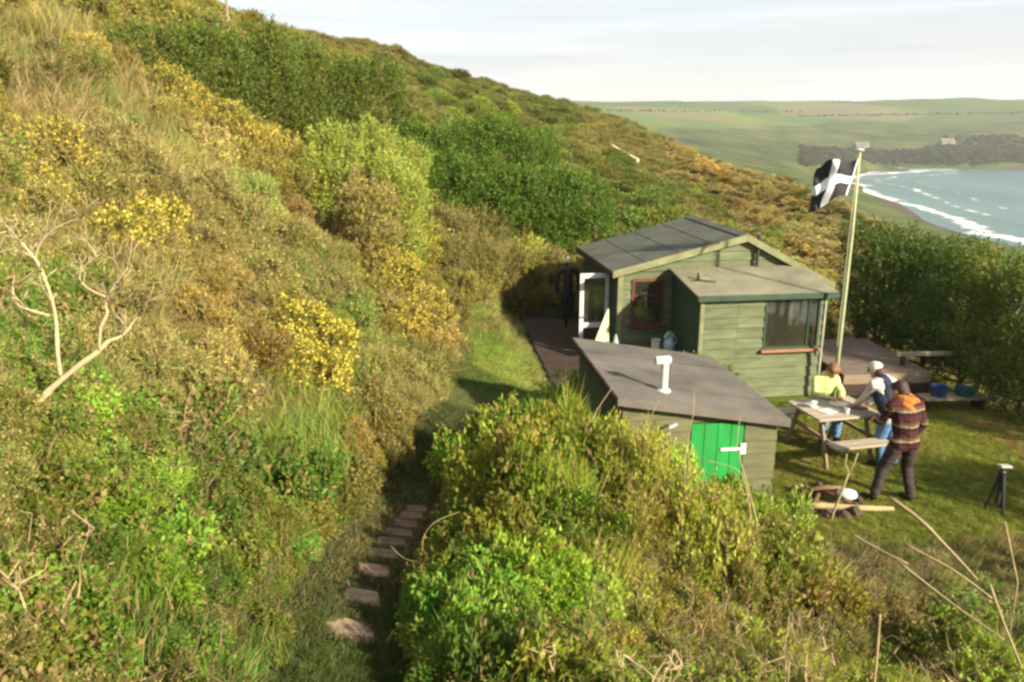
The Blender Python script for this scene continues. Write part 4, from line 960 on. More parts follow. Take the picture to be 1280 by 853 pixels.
# ------------------------------------------------------------------ path with slabs, lawn sheet
def poly_points(poly, step):
    out = []
    for a, b in zip(poly[:-1], poly[1:]):
        n = max(1, int(math.hypot(b[0] - a[0], b[1] - a[1]) / step))
        for k in range(n): out.append((a[0] + (b[0] - a[0]) * k / n, a[1] + (b[1] - a[1]) * k / n))
    out.append(poly[-1][:2]); return out
pp = poly_points(PATH, .25); vsp = []
for i, (x, y) in enumerate(pp):
    a = pp[max(i - 1, 0)]; b = pp[min(i + 1, len(pp) - 1)]; d = Vector((b[0] - a[0], b[1] - a[1], 0)).normalized(); nn = Vector((d.y, -d.x, 0))
    for k in range(7):
        w_ = (-.5 + k / 6) * (.95 + .2 * math.sin(i * .9)); q = (x + nn.x * w_, y + nn.y * w_); vsp.append((q[0], q[1], 0))
VP = np.array(vsp); VP[:, 2] = HT(VP[:, 0], VP[:, 1]) + .012
idx = np.arange(len(VP)).reshape(-1, 7)
F = np.stack([idx[:-1, :-1], idx[:-1, 1:], idx[1:, 1:], idx[1:, :-1]], -1).reshape(-1, 4)
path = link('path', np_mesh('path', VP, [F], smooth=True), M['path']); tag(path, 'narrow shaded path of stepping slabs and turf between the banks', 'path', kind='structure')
SLABS = []
for k, (px, py, w_, l_) in enumerate([(436, 791, .35, .32), (452, 749, .28, .25), (467, 716, .27, .24), (479, 695, .27, .20), (489, 680, .27, .18), (498, 668, .26, .17), (506, 657, .25, .17), (514, 647, .24, .17), (520, 639, .22, .16)]):
    g = ground_at(px, py, 3, 12); x, y = g[0], g[1]; SLABS.append((x, y))
    nx = (hz(x + .15, y) - hz(x - .15, y)) / .3; ny = (hz(x, y + .15) - hz(x, y - .15)) / .3
    mb = MB(); r4 = [(-w_ / 2 * (1 + .1 * random.random()), -l_ / 2), (w_ / 2 * (1 + .1 * random.random()), -l_ / 2 + .03 * random.random()), (w_ / 2 - .02 * random.random(), l_ / 2), (-w_ / 2 + .03 * random.random(), l_ / 2)]
    mb.add([(p[0], p[1], -.04) for p in r4] + [(p[0], p[1], .018) for p in r4], [(3, 2, 1, 0), (4, 5, 6, 7), (0, 1, 5, 4), (1, 2, 6, 5), (2, 3, 7, 6), (3, 0, 4, 7)])
    mb.build('paving_slab', M['slab'] if k < 3 else M['slabR'], path, .008, loc=(x, y, g[2] + .008), rot=(math.atan(ny), -math.atan(nx), .12 + .2 * (random.random() - .5)))
def lawn_ok(x, y): return in_lawn(x, y) > .25
LX = np.linspace(3.2, 9.2, 80); LY = np.linspace(8.4, 18.6, 120)
X, Y = np.meshgrid(LX, LY); Zl = HT(X, Y) + .015
ok = lawn_ok(X, Y); idx = np.arange(X.size).reshape(X.shape)
q = np.stack([idx[:-1, :-1], idx[:-1, 1:], idx[1:, 1:], idx[1:, :-1]], -1).reshape(-1, 4)
q = q[ok.ravel()[q].all(1)]
lawn = link('lawn', np_mesh('lawn', np.stack([X, Y, Zl], -1).reshape(-1, 3), [q], smooth=True), M['lawn']); tag(lawn, 'level mown lawn in front of the cabin', 'lawn', kind='structure')
# bare soil under the hedge
vs_ = []; n_ = 16
for k in range(n_):
    a = 2 * math.pi * k / n_; r_ = 1 + .25 * math.sin(3 * a + 1); vs_.append((8.35 + .42 * r_ * math.cos(a), 12.5 + 1.3 * r_ * math.sin(a)))
mb = MB(); mb.add([(x, y, hz(x, y) + .026) for x, y in vs_] + [(8.35, 12.5, hz(8.35, 12.5) + .028)], [(k, (k + 1) % n_, n_) for k in range(n_)])
o = mb.build('bare_soil', M['soil']); tag(o, 'strip of bare red soil at the hedge foot beside the lawn', 'soil', kind='structure')

# ------------------------------------------------------------------ foliage generators
def unit(v): return v / np.maximum(np.linalg.norm(v, axis=-1, keepdims=True), 1e-9)
def rdir(n, rng): return unit(rng.normal(size=(n, 3)))
class Fol:
    def __init__(s): s.v = []; s.q = []; s.t = []; s.rnd = []; s.rs = []; s.fl = []; s.n = 0
    def _push(s, V, F, rnd, rs, fl, k):
        s.v.append(V.reshape(-1, 3)); (s.q if k == 4 else s.t).append(F + s.n); s.n += V.shape[0] * V.shape[1]
        for lst, a in ((s.rnd, rnd), (s.rs, rs), (s.fl, fl)): lst.append(np.repeat(a, V.shape[1]))
    def leaves(s, P, D, L, W, rng, rnd=None, rs=None, fl=None, tri=False, flat=None):
        n = len(P); S_ = unit(np.cross(D, rng.normal(size=(n, 3)) if flat is None else unit(rng.normal(size=(n, 3)) * .5 + flat)))
        L = np.broadcast_to(L, (n,))[:, None]; W = np.broadcast_to(W, (n,))[:, None]
        rnd = rng.random(n) if rnd is None else rnd; rs = rng.random(n) if rs is None else rs; fl = np.zeros(n) if fl is None else fl
        if tri:
            V = np.stack([P - S_ * W / 2, P + S_ * W / 2, P + D * L], 1); F = np.arange(3 * n).reshape(n, 3); s._push(V, F, rnd, rs, fl, 3)
        else:
            V = np.stack([P, P + D * L * .5 + S_ * W / 2, P + D * L, P + D * L * .5 - S_ * W / 2], 1); F = np.arange(4 * n).reshape(n, 4); s._push(V, F, rnd, rs, fl, 4)
    def sprigs(s, C, A, L, nl, ll, lw, spread, rng, tri=False, flowers=0, fsize=.03, t0=.1):
        n = len(C); rs = rng.random(n); L = np.broadcast_to(L, (n,))
        o1 = unit(np.cross(A, rng.normal(size=(n, 3)))); o2 = np.cross(A, o1)
        t = np.linspace(t0, 1, nl)[None] + rng.normal(size=(n, nl)) * .04
        ph = rng.random((n, 1)) * 6.283 + np.arange(nl)[None] * 2.4
        rad = o1[:, None] * np.cos(ph)[..., None] + o2[:, None] * np.sin(ph)[..., None]
        sp = spread * (1.15 - .55 * t)[..., None]
        D = unit(A[:, None] * (1 - sp) + rad * sp + rng.normal(size=(n, nl, 3)) * .12)
        P = C[:, None] + A[:, None] * (L[:, None] * t)[..., None]
        k = n * nl
        s.leaves(P.reshape(k, 3), D.reshape(k, 3), (lambda q: ll * q)(.45 + 1.0 * rng.random(k)), lw * (.55 + .8 * rng.random(k)), rng, rs=np.repeat(rs, nl), tri=tri)
        if flowers:
            k = n * flowers; tt = (.55 + .5 * rng.random((n, flowers)))
            P = C[:, None] + A[:, None] * (L[:, None] * tt)[..., None] + rng.normal(size=(n, flowers, 3)) * ll * .35
            D = unit(A[:, None] + rng.normal(size=(n, flowers, 3)) * .8)
            f = np.repeat(rng.random(n), flowers) * .8 + .2 * rng.random(k)
            s.leaves(P.reshape(k, 3), D.reshape(k, 3), fsize * (.7 + .6 * rng.random(k)), fsize * .8, rng, rs=np.repeat(rs, flowers), fl=np.maximum(f, .01))
    def stems(s, P, Q, w, rng, rs=0.0):
        n = len(P); S_ = unit(np.cross(Q - P, rng.normal(size=(n, 3)))) * w
        V = np.stack([P - S_, P + S_, Q + S_ * .5, Q - S_ * .5], 1); s._push(V, np.arange(4 * n).reshape(n, 4), rng.random(n), np.full(n, rs), np.zeros(n), 4)
    def mesh(s, name):
        fs_ = [np.concatenate(a) for a in (s.q, s.t) if a]
        return np_mesh(name, np.concatenate(s.v), fs_, {'rnd': np.concatenate(s.rnd), 'rs': np.concatenate(s.rs), 'flower': np.concatenate(s.fl)})
FM = foliage_mat('scrub_foliage')
FMG = foliage_mat('grass_foliage', dry=(.40, .31, .13), hue_var=.04, transl=.42, val_lo=.6, val_hi=1.4)
FML = foliage_mat('leafy_foliage', dry=(.27, .215, .07), hue_var=.06, transl=.40, val_lo=.62, val_hi=1.35, rough=.55, spec=.22)

def lump_sprigs(fol, lumps, dens, style, rng, low=-.35):
    """sprigs over the union of ellipsoid lumps (x,y,z,rx,ry,rz)"""
    Lm = np.array(lumps, float)
    for i, l in enumerate(Lm):
        r = l[3:]; area = 4 * math.pi * ((r[0] * r[1]) ** 1.6 / 3 + (r[0] * r[2]) ** 1.6 / 3 + (r[1] * r[2]) ** 1.6 / 3) ** (1 / 1.6)
        n = int(area * dens * .75) + 6
        d = rdir(n * 2, rng); d = d[d[:, 2] > low][:n]; n = len(d)
        bump = style.get('b0', .82) + style.get('b1', .30) * fnoise(d[:, 0] * 2.6 + i * 3.3, d[:, 1] * 2.6 + d[:, 2] * 2.2, 1.0, i % 7)
        depth = bump * (1 - .22 * rng.random(n) ** 2)
        P = l[:3] + d * r * depth[:, None]
        inside = np.zeros(n, bool)
        for j, m in enumerate(Lm):
            if j != i: inside |= (((P - m[:3]) / m[3:]) ** 2).sum(1) < .55
        P = P[~inside]; d = unit((d / r)[~inside])
        up = style.get('up', .45)
        A = unit(d * .75 + np.array([0, 0, up]) + rng.normal(size=d.shape) * .3)
        Ls = style['L'] * (.6 + .8 * rng.random(len(P)))
        fol.sprigs(P - A * Ls[:, None] * .45, A, Ls, style['nl'], style['ll'], style['lw'], style['spread'], rng, style.get('tri', False), style.get('fl', 0), style.get('fs', .03))
GORSE = dict(b0=.68, b1=.5, nl=17, L=.20, ll=.060, lw=.014, spread=.62, tri=True, fl=6, fs=.042, up=.5)
LEAFY = dict(nl=10, L=.26, ll=.085, lw=.042, spread=.6, up=.5)
UPRIGHT = dict(nl=16, L=.50, ll=.115, lw=.030, spread=.42, up=1.1)
HEDGE = dict(b0=.66, b1=.52, nl=12, L=.38, ll=.085, lw=.042, spread=.56, up=.8)
DRYBUSH = dict(nl=14, L=.30, ll=.095, lw=.016, spread=.55, tri=True, up=.6)

# prototypes for the scattered undergrowth (not linked to the scene themselves)
def proto(name, fol, mat):
    me = fol.mesh(name); me.materials.append(mat); return bpy.data.objects.new(name, me)
def p_gorse(seed, spiny=1.0):
    rng = np.random.default_rng(seed); f = Fol()
    lm = [(0, 0, .1, .58, .58, .45)] + [(rng.uniform(-.62, .62), rng.uniform(-.62, .62), rng.uniform(.2, .6), rng.uniform(.24, .38), rng.uniform(.24, .38), rng.uniform(.24, .42)) for _ in range(6)]
    lump_sprigs(f, lm, 85, dict(nl=15, L=.36, ll=.12, lw=.026, spread=.6, tri=True, fl=4, fs=.065, up=.6), rng)
    return proto('gorse_sprig_clump', f, FM)
def p_dead(seed):
    rng = np.random.default_rng(seed); f = Fol()
    lm = [(0, 0, .1, .7, .7, .5)] + [(rng.uniform(-.5, .5), rng.uniform(-.5, .5), rng.uniform(.2, .5), .35, .35, .4) for _ in range(3)]
    lump_sprigs(f, lm, 42, dict(nl=12, L=.5, ll=.26, lw=.020, spread=.5, tri=True, up=.5), rng)
    n = 46; P = rng.normal(size=(n, 3)) * .25; P[:, 2] = np.abs(P[:, 2]) * .4; D = rdir(n, rng); D[:, 2] = np.abs(D[:, 2]) + .4
    f.stems(P, P + unit(D) * rng.uniform(.6, 1.05, (n, 1)), .014, rng)
    return proto('dead_gorse_clump', f, FM)
def p_bramble(seed):
    rng = np.random.default_rng(seed); f = Fol()
    lm = [(0, 0, .1, .75, .75, .55)] + [(rng.uniform(-.55, .55), rng.uniform(-.55, .55), rng.uniform(.15, .5), rng.uniform(.28, .42), rng.uniform(.28, .42), rng.uniform(.25, .45)) for _ in range(4)]
    lump_sprigs(f, lm, 72, dict(b0=.7, b1=.5, nl=9, L=.40, ll=.125, lw=.075, spread=.72, up=.35), rng)
    for _ in range(7):
        a = rng.random() * 6.283; h = rng.uniform(.7, 1.15); r_ = rng.uniform(.5, 1.2); t = np.linspace(0, 1, 9)
        P = np.stack([np.cos(a) * r_ * t, np.sin(a) * r_ * t, h * np.sin(t * 2.4) * 1.0], -1) + rng.normal(size=(9, 3)) * .02
        f.stems(P[:-1], P[1:], .012, rng)
        k = 22; tt = rng.uniform(.25, 1, k); Q = np.stack([np.interp(tt, t, P[:, c]) for c in range(3)], -1)
        f.leaves(Q, unit(rng.normal(size=(k, 3)) + np.array([0, 0, .3])), .12, .075, rng)
    return proto('bramble_clump', f, FML)
def p_leafy(seed):
    rng = np.random.default_rng(seed); f = Fol()
    lm = [(0, 0, .15, .75, .75, .65)] + [(rng.uniform(-.5, .5), rng.uniform(-.5, .5), rng.uniform(.25, .6), rng.uniform(.3, .45), rng.uniform(.3, .45), rng.uniform(.3, .5)) for _ in range(5)]
    lump_sprigs(f, lm, 75, dict(nl=10, L=.34, ll=.11, lw=.06, spread=.6, up=.5), rng)
    return proto('leafy_clump', f, FML)
def p_bracken(seed):
    rng = np.random.default_rng(seed); f = Fol()
    for _ in range(15):
        a = rng.random() * 6.283; h = rng.uniform(.5, 1.0); r_ = rng.uniform(.4, .9); n = 15; t = np.linspace(.12, 1, n)
        P = np.stack([np.cos(a) * r_ * t, np.sin(a) * r_ * t, h * np.sin(t * 2.0)], -1)
        T = unit(np.gradient(P, axis=0)); Sd = np.array([-np.sin(a), np.cos(a), 0]); rs = np.full(n, rng.random())
        for sg in (-1, 1):
            f.leaves(P, unit(Sd * sg + T * .5 + rng.normal(size=(n, 3)) * .15), .30 * (1.05 - t), .085, rng, rs=rs, flat=np.array([0, 0, 1.0]))
        f.stems(P[:-1], P[1:], .008, rng)
    return proto('bracken_clump', f, FM)
def p_grass(seed, nb=190, wid=.0105, bend=.55, rad=.42, hmin=.5):
    rng = np.random.default_rng(seed); f = Fol(); n = nb
    base = rng.normal(size=(n, 3)) * rad * .55; base[:, 2] = -.05
    a = rng.random(n) * 6.283; lean = rng.uniform(.1, bend, n); h = rng.uniform(hmin, 1.0, n)
    d = np.stack([np.cos(a), np.sin(a), np.zeros(n)], -1); sd = np.stack([-np.sin(a + 1.2), np.cos(a + 1.2), np.zeros(n)], -1)
    rs = rng.random(n); rn = rng.random(n); pts = []
    for t in (0, .4, .75, 1.0): pts.append(base + d * (lean * t ** 2 * h)[:, None] + np.array([0, 0, 1.0]) * (h * (t - .25 * lean * t * t))[:, None])
    w_ = [wid, wid * .9, wid * .6, 0.001]
    for i in range(3):
        V = np.stack([pts[i] - sd * w_[i], pts[i] + sd * w_[i], pts[i + 1] + sd * w_[i + 1], pts[i + 1] - sd * w_[i + 1]], 1)
        f._push(V, np.arange(4 * n).reshape(n, 4), rn, rs, np.zeros(n), 4)
    return proto('grass_tuft', f, FMG)
def p_cane(seed):
    rng = np.random.default_rng(seed); f = Fol()
    for _ in range(9):
        a = rng.random() * 6.283; h = rng.uniform(.5, 1.0); r_ = rng.uniform(.2, 1.0); t = np.linspace(0, 1, 9); c0 = rng.normal(size=2) * .35; bend = rng.uniform(1.3, 2.6)
        P = np.stack([c0[0] + np.cos(a) * r_ * t, c0[1] + np.sin(a) * r_ * t, h * np.sin(t * bend)], -1) + rng.normal(size=(9, 3)) * .022
        for i in range(8): f.stems(P[i:i + 1], P[i + 1:i + 2], .013 * (1 - .085 * i), rng, 0.0); f.stems(P[i:i + 1], P[i + 1:i + 2], .013 * (1 - .085 * i), rng, 0.0)
        for q in range(7):
            i = rng.integers(3, 9); e = P[i] + unit(rng.normal(size=3) + np.array([0, 0, .4])) * rng.uniform(.12, .32); f.stems(P[i:i + 1], e[None], .006, rng, 0.0)
            g_ = e + unit(rng.normal(size=3) + np.array([0, 0, .3])) * .12; f.stems(e[None], g_[None], .004, rng, 0.0)
    return proto('bare_cane_clump', f, FM)
PROTO = {'cane': [p_cane(81), p_cane(82), p_cane(83)], 'gorse': [p_gorse(11), p_gorse(12), p_gorse(13)], 'dead': [p_dead(21), p_dead(22)], 'bramble': [p_bramble(31), p_bramble(32), p_bramble(33)], 'leafy': [p_leafy(41), p_leafy(42)],
         'bracken': [p_bracken(51), p_bracken(52)], 'grass': [p_grass(61), p_grass(62)], 'turf': [p_grass(71, 46, .024, .8, .6, .35), p_grass(72, 46, .024, .8, .6, .35)]}
PCOL = {}
for k, lst in PROTO.items():
    c = bpy.data.collections.new('library_' + k); PCOL[k] = c
    for o in lst: c.objects.link(o)
def scatter(name, kindk, P, rot, scl, tint, bloom, dry, label, cat):
    P = np.asarray(P, np.float32); n = len(P)
    me = bpy.data.meshes.new(name); me.vertices.add(n); me.vertices.foreach_set('co', P.ravel())
    for an, tp_, arr in (('rot', 'FLOAT_VECTOR', rot), ('scl', 'FLOAT_VECTOR', scl), ('tint', 'FLOAT_VECTOR', tint)):
        a = me.attributes.new(an, tp_, 'POINT'); a.data.foreach_set('vector', np.asarray(arr, np.float32).ravel())
    for an, arr in (('bloom', bloom), ('dry', dry)):
        a = me.attributes.new(an, 'FLOAT', 'POINT'); a.data.foreach_set('value', np.asarray(arr, np.float32))
    a = me.attributes.new('variant', 'INT', 'POINT'); a.data.foreach_set('value', RNG.integers(0, len(PROTO[kindk]), n).astype(np.int32))
    me.update(); o = link(name, me)
    ng = bpy.data.node_groups.new('scatter_' + name, 'GeometryNodeTree')
    ng.interface.new_socket('Geometry', in_out='INPUT', socket_type='NodeSocketGeometry'); ng.interface.new_socket('Geometry', in_out='OUTPUT', socket_type='NodeSocketGeometry')
    N, L = ng.nodes, ng.links
    gi = N.new('NodeGroupInput'); go = N.new('NodeGroupOutput'); m2p = N.new('GeometryNodeMeshToPoints'); iop = N.new('GeometryNodeInstanceOnPoints'); ci = N.new('GeometryNodeCollectionInfo')
    ci.inputs['Collection'].default_value = PCOL[kindk]; ci.inputs['Separate Children'].default_value = True; ci.inputs['Reset Children'].default_value = True
    def na(nm, t):
        a = N.new('GeometryNodeInputNamedAttribute'); a.data_type = t; a.inputs['Name'].default_value = nm; return a.outputs['Attribute']
    e2r = N.new('FunctionNodeEulerToRotation'); L.new(na('rot', 'FLOAT_VECTOR'), e2r.inputs[0])
    L.new(gi.outputs[0], m2p.inputs[0]); L.new(m2p.outputs[0], iop.inputs['Points']); L.new(ci.outputs[0], iop.inputs['Instance'])
    iop.inputs['Pick Instance'].default_value = True; L.new(na('variant', 'INT'), iop.inputs['Instance Index'])
    L.new(e2r.outputs[0], iop.inputs['Rotation']); L.new(na('scl', 'FLOAT_VECTOR'), iop.inputs['Scale']); L.new(iop.outputs[0], go.inputs[0])
    md = o.modifiers.new('scatter', 'NODES'); md.node_group = ng
    tag(o, label, cat, kind='stuff'); return o

# ------------------------------------------------------------------ where each kind of undergrowth grows
# each entry: ellipse (cx, cy, rx, ry, tilt degrees) on the surveyed slope -> kind, tint, bloom, dry share, size factor
OL = (.195, .185, .045); OLG = (.145, .178, .040); GRN = (.195, .245, .045); YEL = (.24, .23, .05); TAN = (.27, .23, .09); GOLD = (.33, .24, .078); GRS = (.21, .225, .075); LUSH = (.145, .205, .042)
ZONES = [
    ((640, 400, 2000, 2000, 0), 'gorse', OL, .12, .40, 1.0),
    # far slope beyond the cabin: golden bracken with olive patches
    ((900, 230, 230, 120, 25), 'bracken', GOLD, 0, .45, 1.0),
    ((640, 120, 150, 60, 22), 'leafy', OLG, 0, .25, .9),
    ((760, 175, 60, 30, 22), 'gorse', OL, .15, .5, .8),
    ((880, 290, 110, 30, 20), 'gorse', OLG, .25, .25, .8),
    ((700, 250, 150, 70, 20), 'leafy', OLG, 0, .1, 1.0),
    ((600, 165, 70, 35, 15), 'leafy', GRN, 0, .1, 1.0),
    # upper left hill
    ((200, 30, 120, 40, 20), 'gorse', OL, .40, .45, 1.0),
    ((60, 30, 90, 40, 30), 'gorse', OL, .25, .55, 1.0),
    ((60, 90, 130, 60, 28), 'grass', GRS, 0, .25, .9),
    ((160, 145, 120, 55, 30), 'grass', GRS, 0, .3, .9),
    ((280, 215, 110, 42, 32), 'grass', GRS, 0, .4, .9),
    ((130, 62, 50, 22, 30), 'gorse', OL, .5, .4, .9),
    ((60, 170, 90, 40, 20), 'dead', TAN, 0, .5, 1.0),
    ((290, 165, 110, 38, 38), 'gorse', OL, .55, .5, 1.0),
    ((25, 232, 55, 38, 0), 'gorse', OL, .5, .5, 1.0),
    # middle tan sweep
    ((280, 300, 200, 70, 25), 'dead', TAN, 0, .65, 1.0),
    ((240, 380, 130, 60, 20), 'gorse', (.19, .155, .05), .12, .65, 1.0),
    ((170, 280, 50, 24, 0), 'gorse', OL, .55, .25, 1.0),
    ((100, 330, 110, 50, 15), 'dead', TAN, 0, .45, 1.0),
    ((60, 430, 100, 70, 0), 'gorse', OLG, .03, .3, 1.0),
    ((200, 450, 110, 50, 10), 'dead', TAN, 0, .6, 1.0),
    ((390, 430, 70, 60, 0), 'gorse', OL, .6, .3, .9),
    ((500, 340, 80, 60, 30), 'gorse', OL, .62, .35, .9),
    ((510, 450, 80, 80, 0), 'dead', TAN, 0, .7, .9),
    ((420, 500, 60, 50, 0), 'gorse', OL, .25, .5, .9),
    ((360, 550, 80, 95, 0), 'grass', LUSH, 0, .12, 1.0),
    ((340, 700, 50, 60, 0), 'grass', LUSH, 0, .15, .9),
    ((150, 560, 160, 70, 0), 'bramble', (.165, .18, .043), 0, .15, .9),
    ((130, 720, 210, 160, 0), 'bramble', GRN, 0, .12, .9),
    ((40, 640, 70, 90, 0), 'bramble', (.18, .19, .046), 0, .2, .9),
    ((290, 690, 80, 120, 0), 'bramble', (.16, .19, .04), 0, .15, .9),
    ((300, 800, 60, 60, 0), 'grass', LUSH, 0, .2, 1.0),
    # bank on the right of the path
    ((900, 720, 420, 220, 10), 'bramble', (.31, .30, .06), 0, .16, 1.0),
    ((640, 640, 110, 200, 0), 'bramble', (.225, .262, .045), 0, .08, 1.0),
    ((680, 520, 90, 60, 20), 'bramble', (.19, .235, .04), 0, .06, 1.0),
    ((570, 800, 80, 100, 0), 'bramble', (.175, .22, .04), 0, .06, 1.0),
    ((800, 560, 80, 40, 30), 'dead', TAN, 0, .5, .9),
    ((850, 800, 200, 60, 0), 'gorse', (.24, .22, .05), .05, .35, .9),
    ((1200, 760, 160, 120, 0), 'dead', (.25, .20, .08), 0, .5, .9),
    ((1060, 700, 60, 40, 0), 'grass', (.28, .22, .09), 0, .6, .8),
    ((1130, 830, 200, 50, 0), 'bramble', (.26, .25, .05), 0, .15, .9),
    # turf strip running to the cabin
    ((640, 430, 70, 45, 50), 'turf', (.22, .30, .045), 0, .08, 2.2),
    ((565, 330, 35, 45, 40), 'turf', (.20, .24, .05), 0, .25, 2.2),
]
def zone_index(px, py):
    n1 = (fnoise(px, py, 1 / 38, 21) - .5) * 60; n2 = (fnoise(px, py, 1 / 38, 22) - .5) * 46
    x = px + n1; y = py + n2; zi = np.zeros(px.shape, int)
    for i, (e, *_r) in enumerate(ZONES):
        a = R(e[4]); dx = x - e[0]; dy = y - e[1]
        u = (dx * math.cos(a) + dy * math.sin(a)) / e[2]; v = (-dx * math.sin(a) + dy * math.cos(a)) / e[3]
        zi[u * u + v * v < 1] = i
    return zi
def rect_local(x, y, o, th, x0, x1, y0, y1):
    c, s = math.cos(th), math.sin(th); dx = x - o[0]; dy = y - o[1]; u = dx * c + dy * s; v = -dx * s + dy * c
    return (u > x0) & (u < x1) & (v > y0) & (v < y1)
def built(x, y, m=0.0):
    b = rect_local(x, y, (2.14, 15.9), TH, -.35 - m, CW + .3 + m, -1.9 - m, CD + .3 + m)
    b |= rect_local(x, y, (1.33, 9.12), TS, -.25 - m, SW + .2 + m, -.32 - m, SD + .25 + m)
    b |= rect_local(x, y, (.62, 12.9), R(6), .12 - m, 1.3 + m, -.1 - m, 6.8 + m)
    b |= rect_local(x, y, (6.3, 14.55), R(4), -.1 - m, DKW + .1 + m, -.15 - m, DKD + m)
    return b
def sample(ncand, d0, d1, radf, seed, spacing=.8, amax=R(44)):
    rng = np.random.default_rng(seed)
    D = np.exp(rng.uniform(math.log(d0), math.log(d1), ncand)); a = rng.uniform(-amax, amax, ncand)
    x = D * np.sin(a); y = D * np.cos(a)
    keep = []; cells = {}
    r = radf(D)
    for i in range(ncand):
        ri = r[i] * spacing; lv = int(math.log(ri) / math.log(1.3)); cs = 1.3 ** lv
        kx, ky = int(math.floor(x[i] / cs)), int(math.floor(y[i] / cs)); good = True
        for a_ in (-1, 0, 1):
            for b_ in (-1, 0, 1):
                for j in cells.get((lv, kx + a_, ky + b_), ()):
                    if (x[i] - x[j]) ** 2 + (y[i] - y[j]) ** 2 < ri * ri: good = False
        if good: cells.setdefault((lv, kx, ky), []).append(i); keep.append(i)
    k = np.array(keep); return x[k], y[k], r[k]
RADF = lambda D: 1.15 * (.105 + .0155 * np.minimum(D, 22) + .006 * np.maximum(D - 22, 0))
x, y, r = sample(70000, 2.0, 165, RADF, 5, .80)
q_ = np.random.default_rng(77); xe = q_.uniform(.7, 5.5, 260); ye = q_.uniform(-2.5, 3.2, 260); ke = (np.abs(np.arctan2(xe, ye)) > R(44)) | (np.hypot(xe, ye) < 2.0); xe, ye = xe[ke], ye[ke]; ke = np.hypot(xe, ye) > .9; xe, ye = xe[ke], ye[ke]
x = np.concatenate([x, xe]); y = np.concatenate([y, ye]); r = np.concatenate([r, np.full(len(xe), .2)])
z = HT(x, y); px, py = project(np.stack([x, y, z + .2], -1))
px[-len(xe):] = 900; py[-len(xe):] = 840
pd_ = seg_dist(x, y, PATH)
keep = (px > -220) & (px < 1500) & (py < 1150) & (py > -150) & (in_lawn(x, y) < .22) & ~built(x, y, .12) & (pd_ > np.where(px > 500, .46 + r * .50, .38 + r * .32)) & (z > -30)
keep &= ~((x > 3.9) & (x < 9.2) & (y > 8.1) & (y < 19))
keep &= ~((x > 8.0) & (x < 13) & (y > 8.5) & (y < 21))
keep &= ~((y > 12.2) & (y < 17) & (pd_ < .95))
x, y, r, z, px, py, pd_ = [a[keep] for a in (x, y, r, z, px, py, pd_)]
zi = zone_index(px, py)
rng = np.random.default_rng(99)
groups = {}
for i in range(len(x)):
    e, kd, tint, bl, dr_, sf = ZONES[zi[i]]
    if kd != 'turf' and rng.random() < .10: kd = rng.choice(['gorse', 'dead', 'grass', 'bramble']) if y[i] < 14 else rng.choice(['gorse', 'leafy', 'bracken'])
    if kd == 'dead' and rng.random() < .62: kd = 'gorse'
    if kd == 'bramble' and px[i] > 690 and rng.random() < .52: kd = rng.choice(['gorse', 'gorse', 'dead', 'grass'])
    elif kd == 'bramble' and px[i] < 450 and rng.random() < .34: kd = rng.choice(['gorse', 'grass', 'grass', 'dead'])
    if kd == 'turf': continue
    groups.setdefault(kd, []).append(i)
LBL = {'gorse': ('gorse_scrub', 'olive gorse scrub with yellow flowers covering the hillside', 'gorse'), 'dead': ('dead_scrub', 'tangled tan dead scrub and dry stems on the hillside', 'scrub'),
       'bramble': ('bramble_thicket', 'leafy green bramble thicket on the banks beside the path', 'brambles'), 'leafy': ('leafy_scrub', 'dense green leafy scrub on the slope behind the cabin', 'scrub'),
       'bracken': ('bracken', 'golden brown bracken over the far slope', 'bracken'), 'grass': ('long_grass', 'long pale and green grass in swathes on the bank', 'grass'), 'turf': ('short_turf', 'short green turf on the strip leading to the cabin', 'turf')}
HGT = {'gorse': 1.0, 'dead': .95, 'bramble': 1.0, 'leafy': 1.05, 'bracken': .75, 'grass': .95, 'turf': .2}
def veg_scale(kd, D): return {'grass': 1.5, 'turf': 1.0, 'bracken': 1.35, 'dead': 1.25}.get(kd, 1.2)
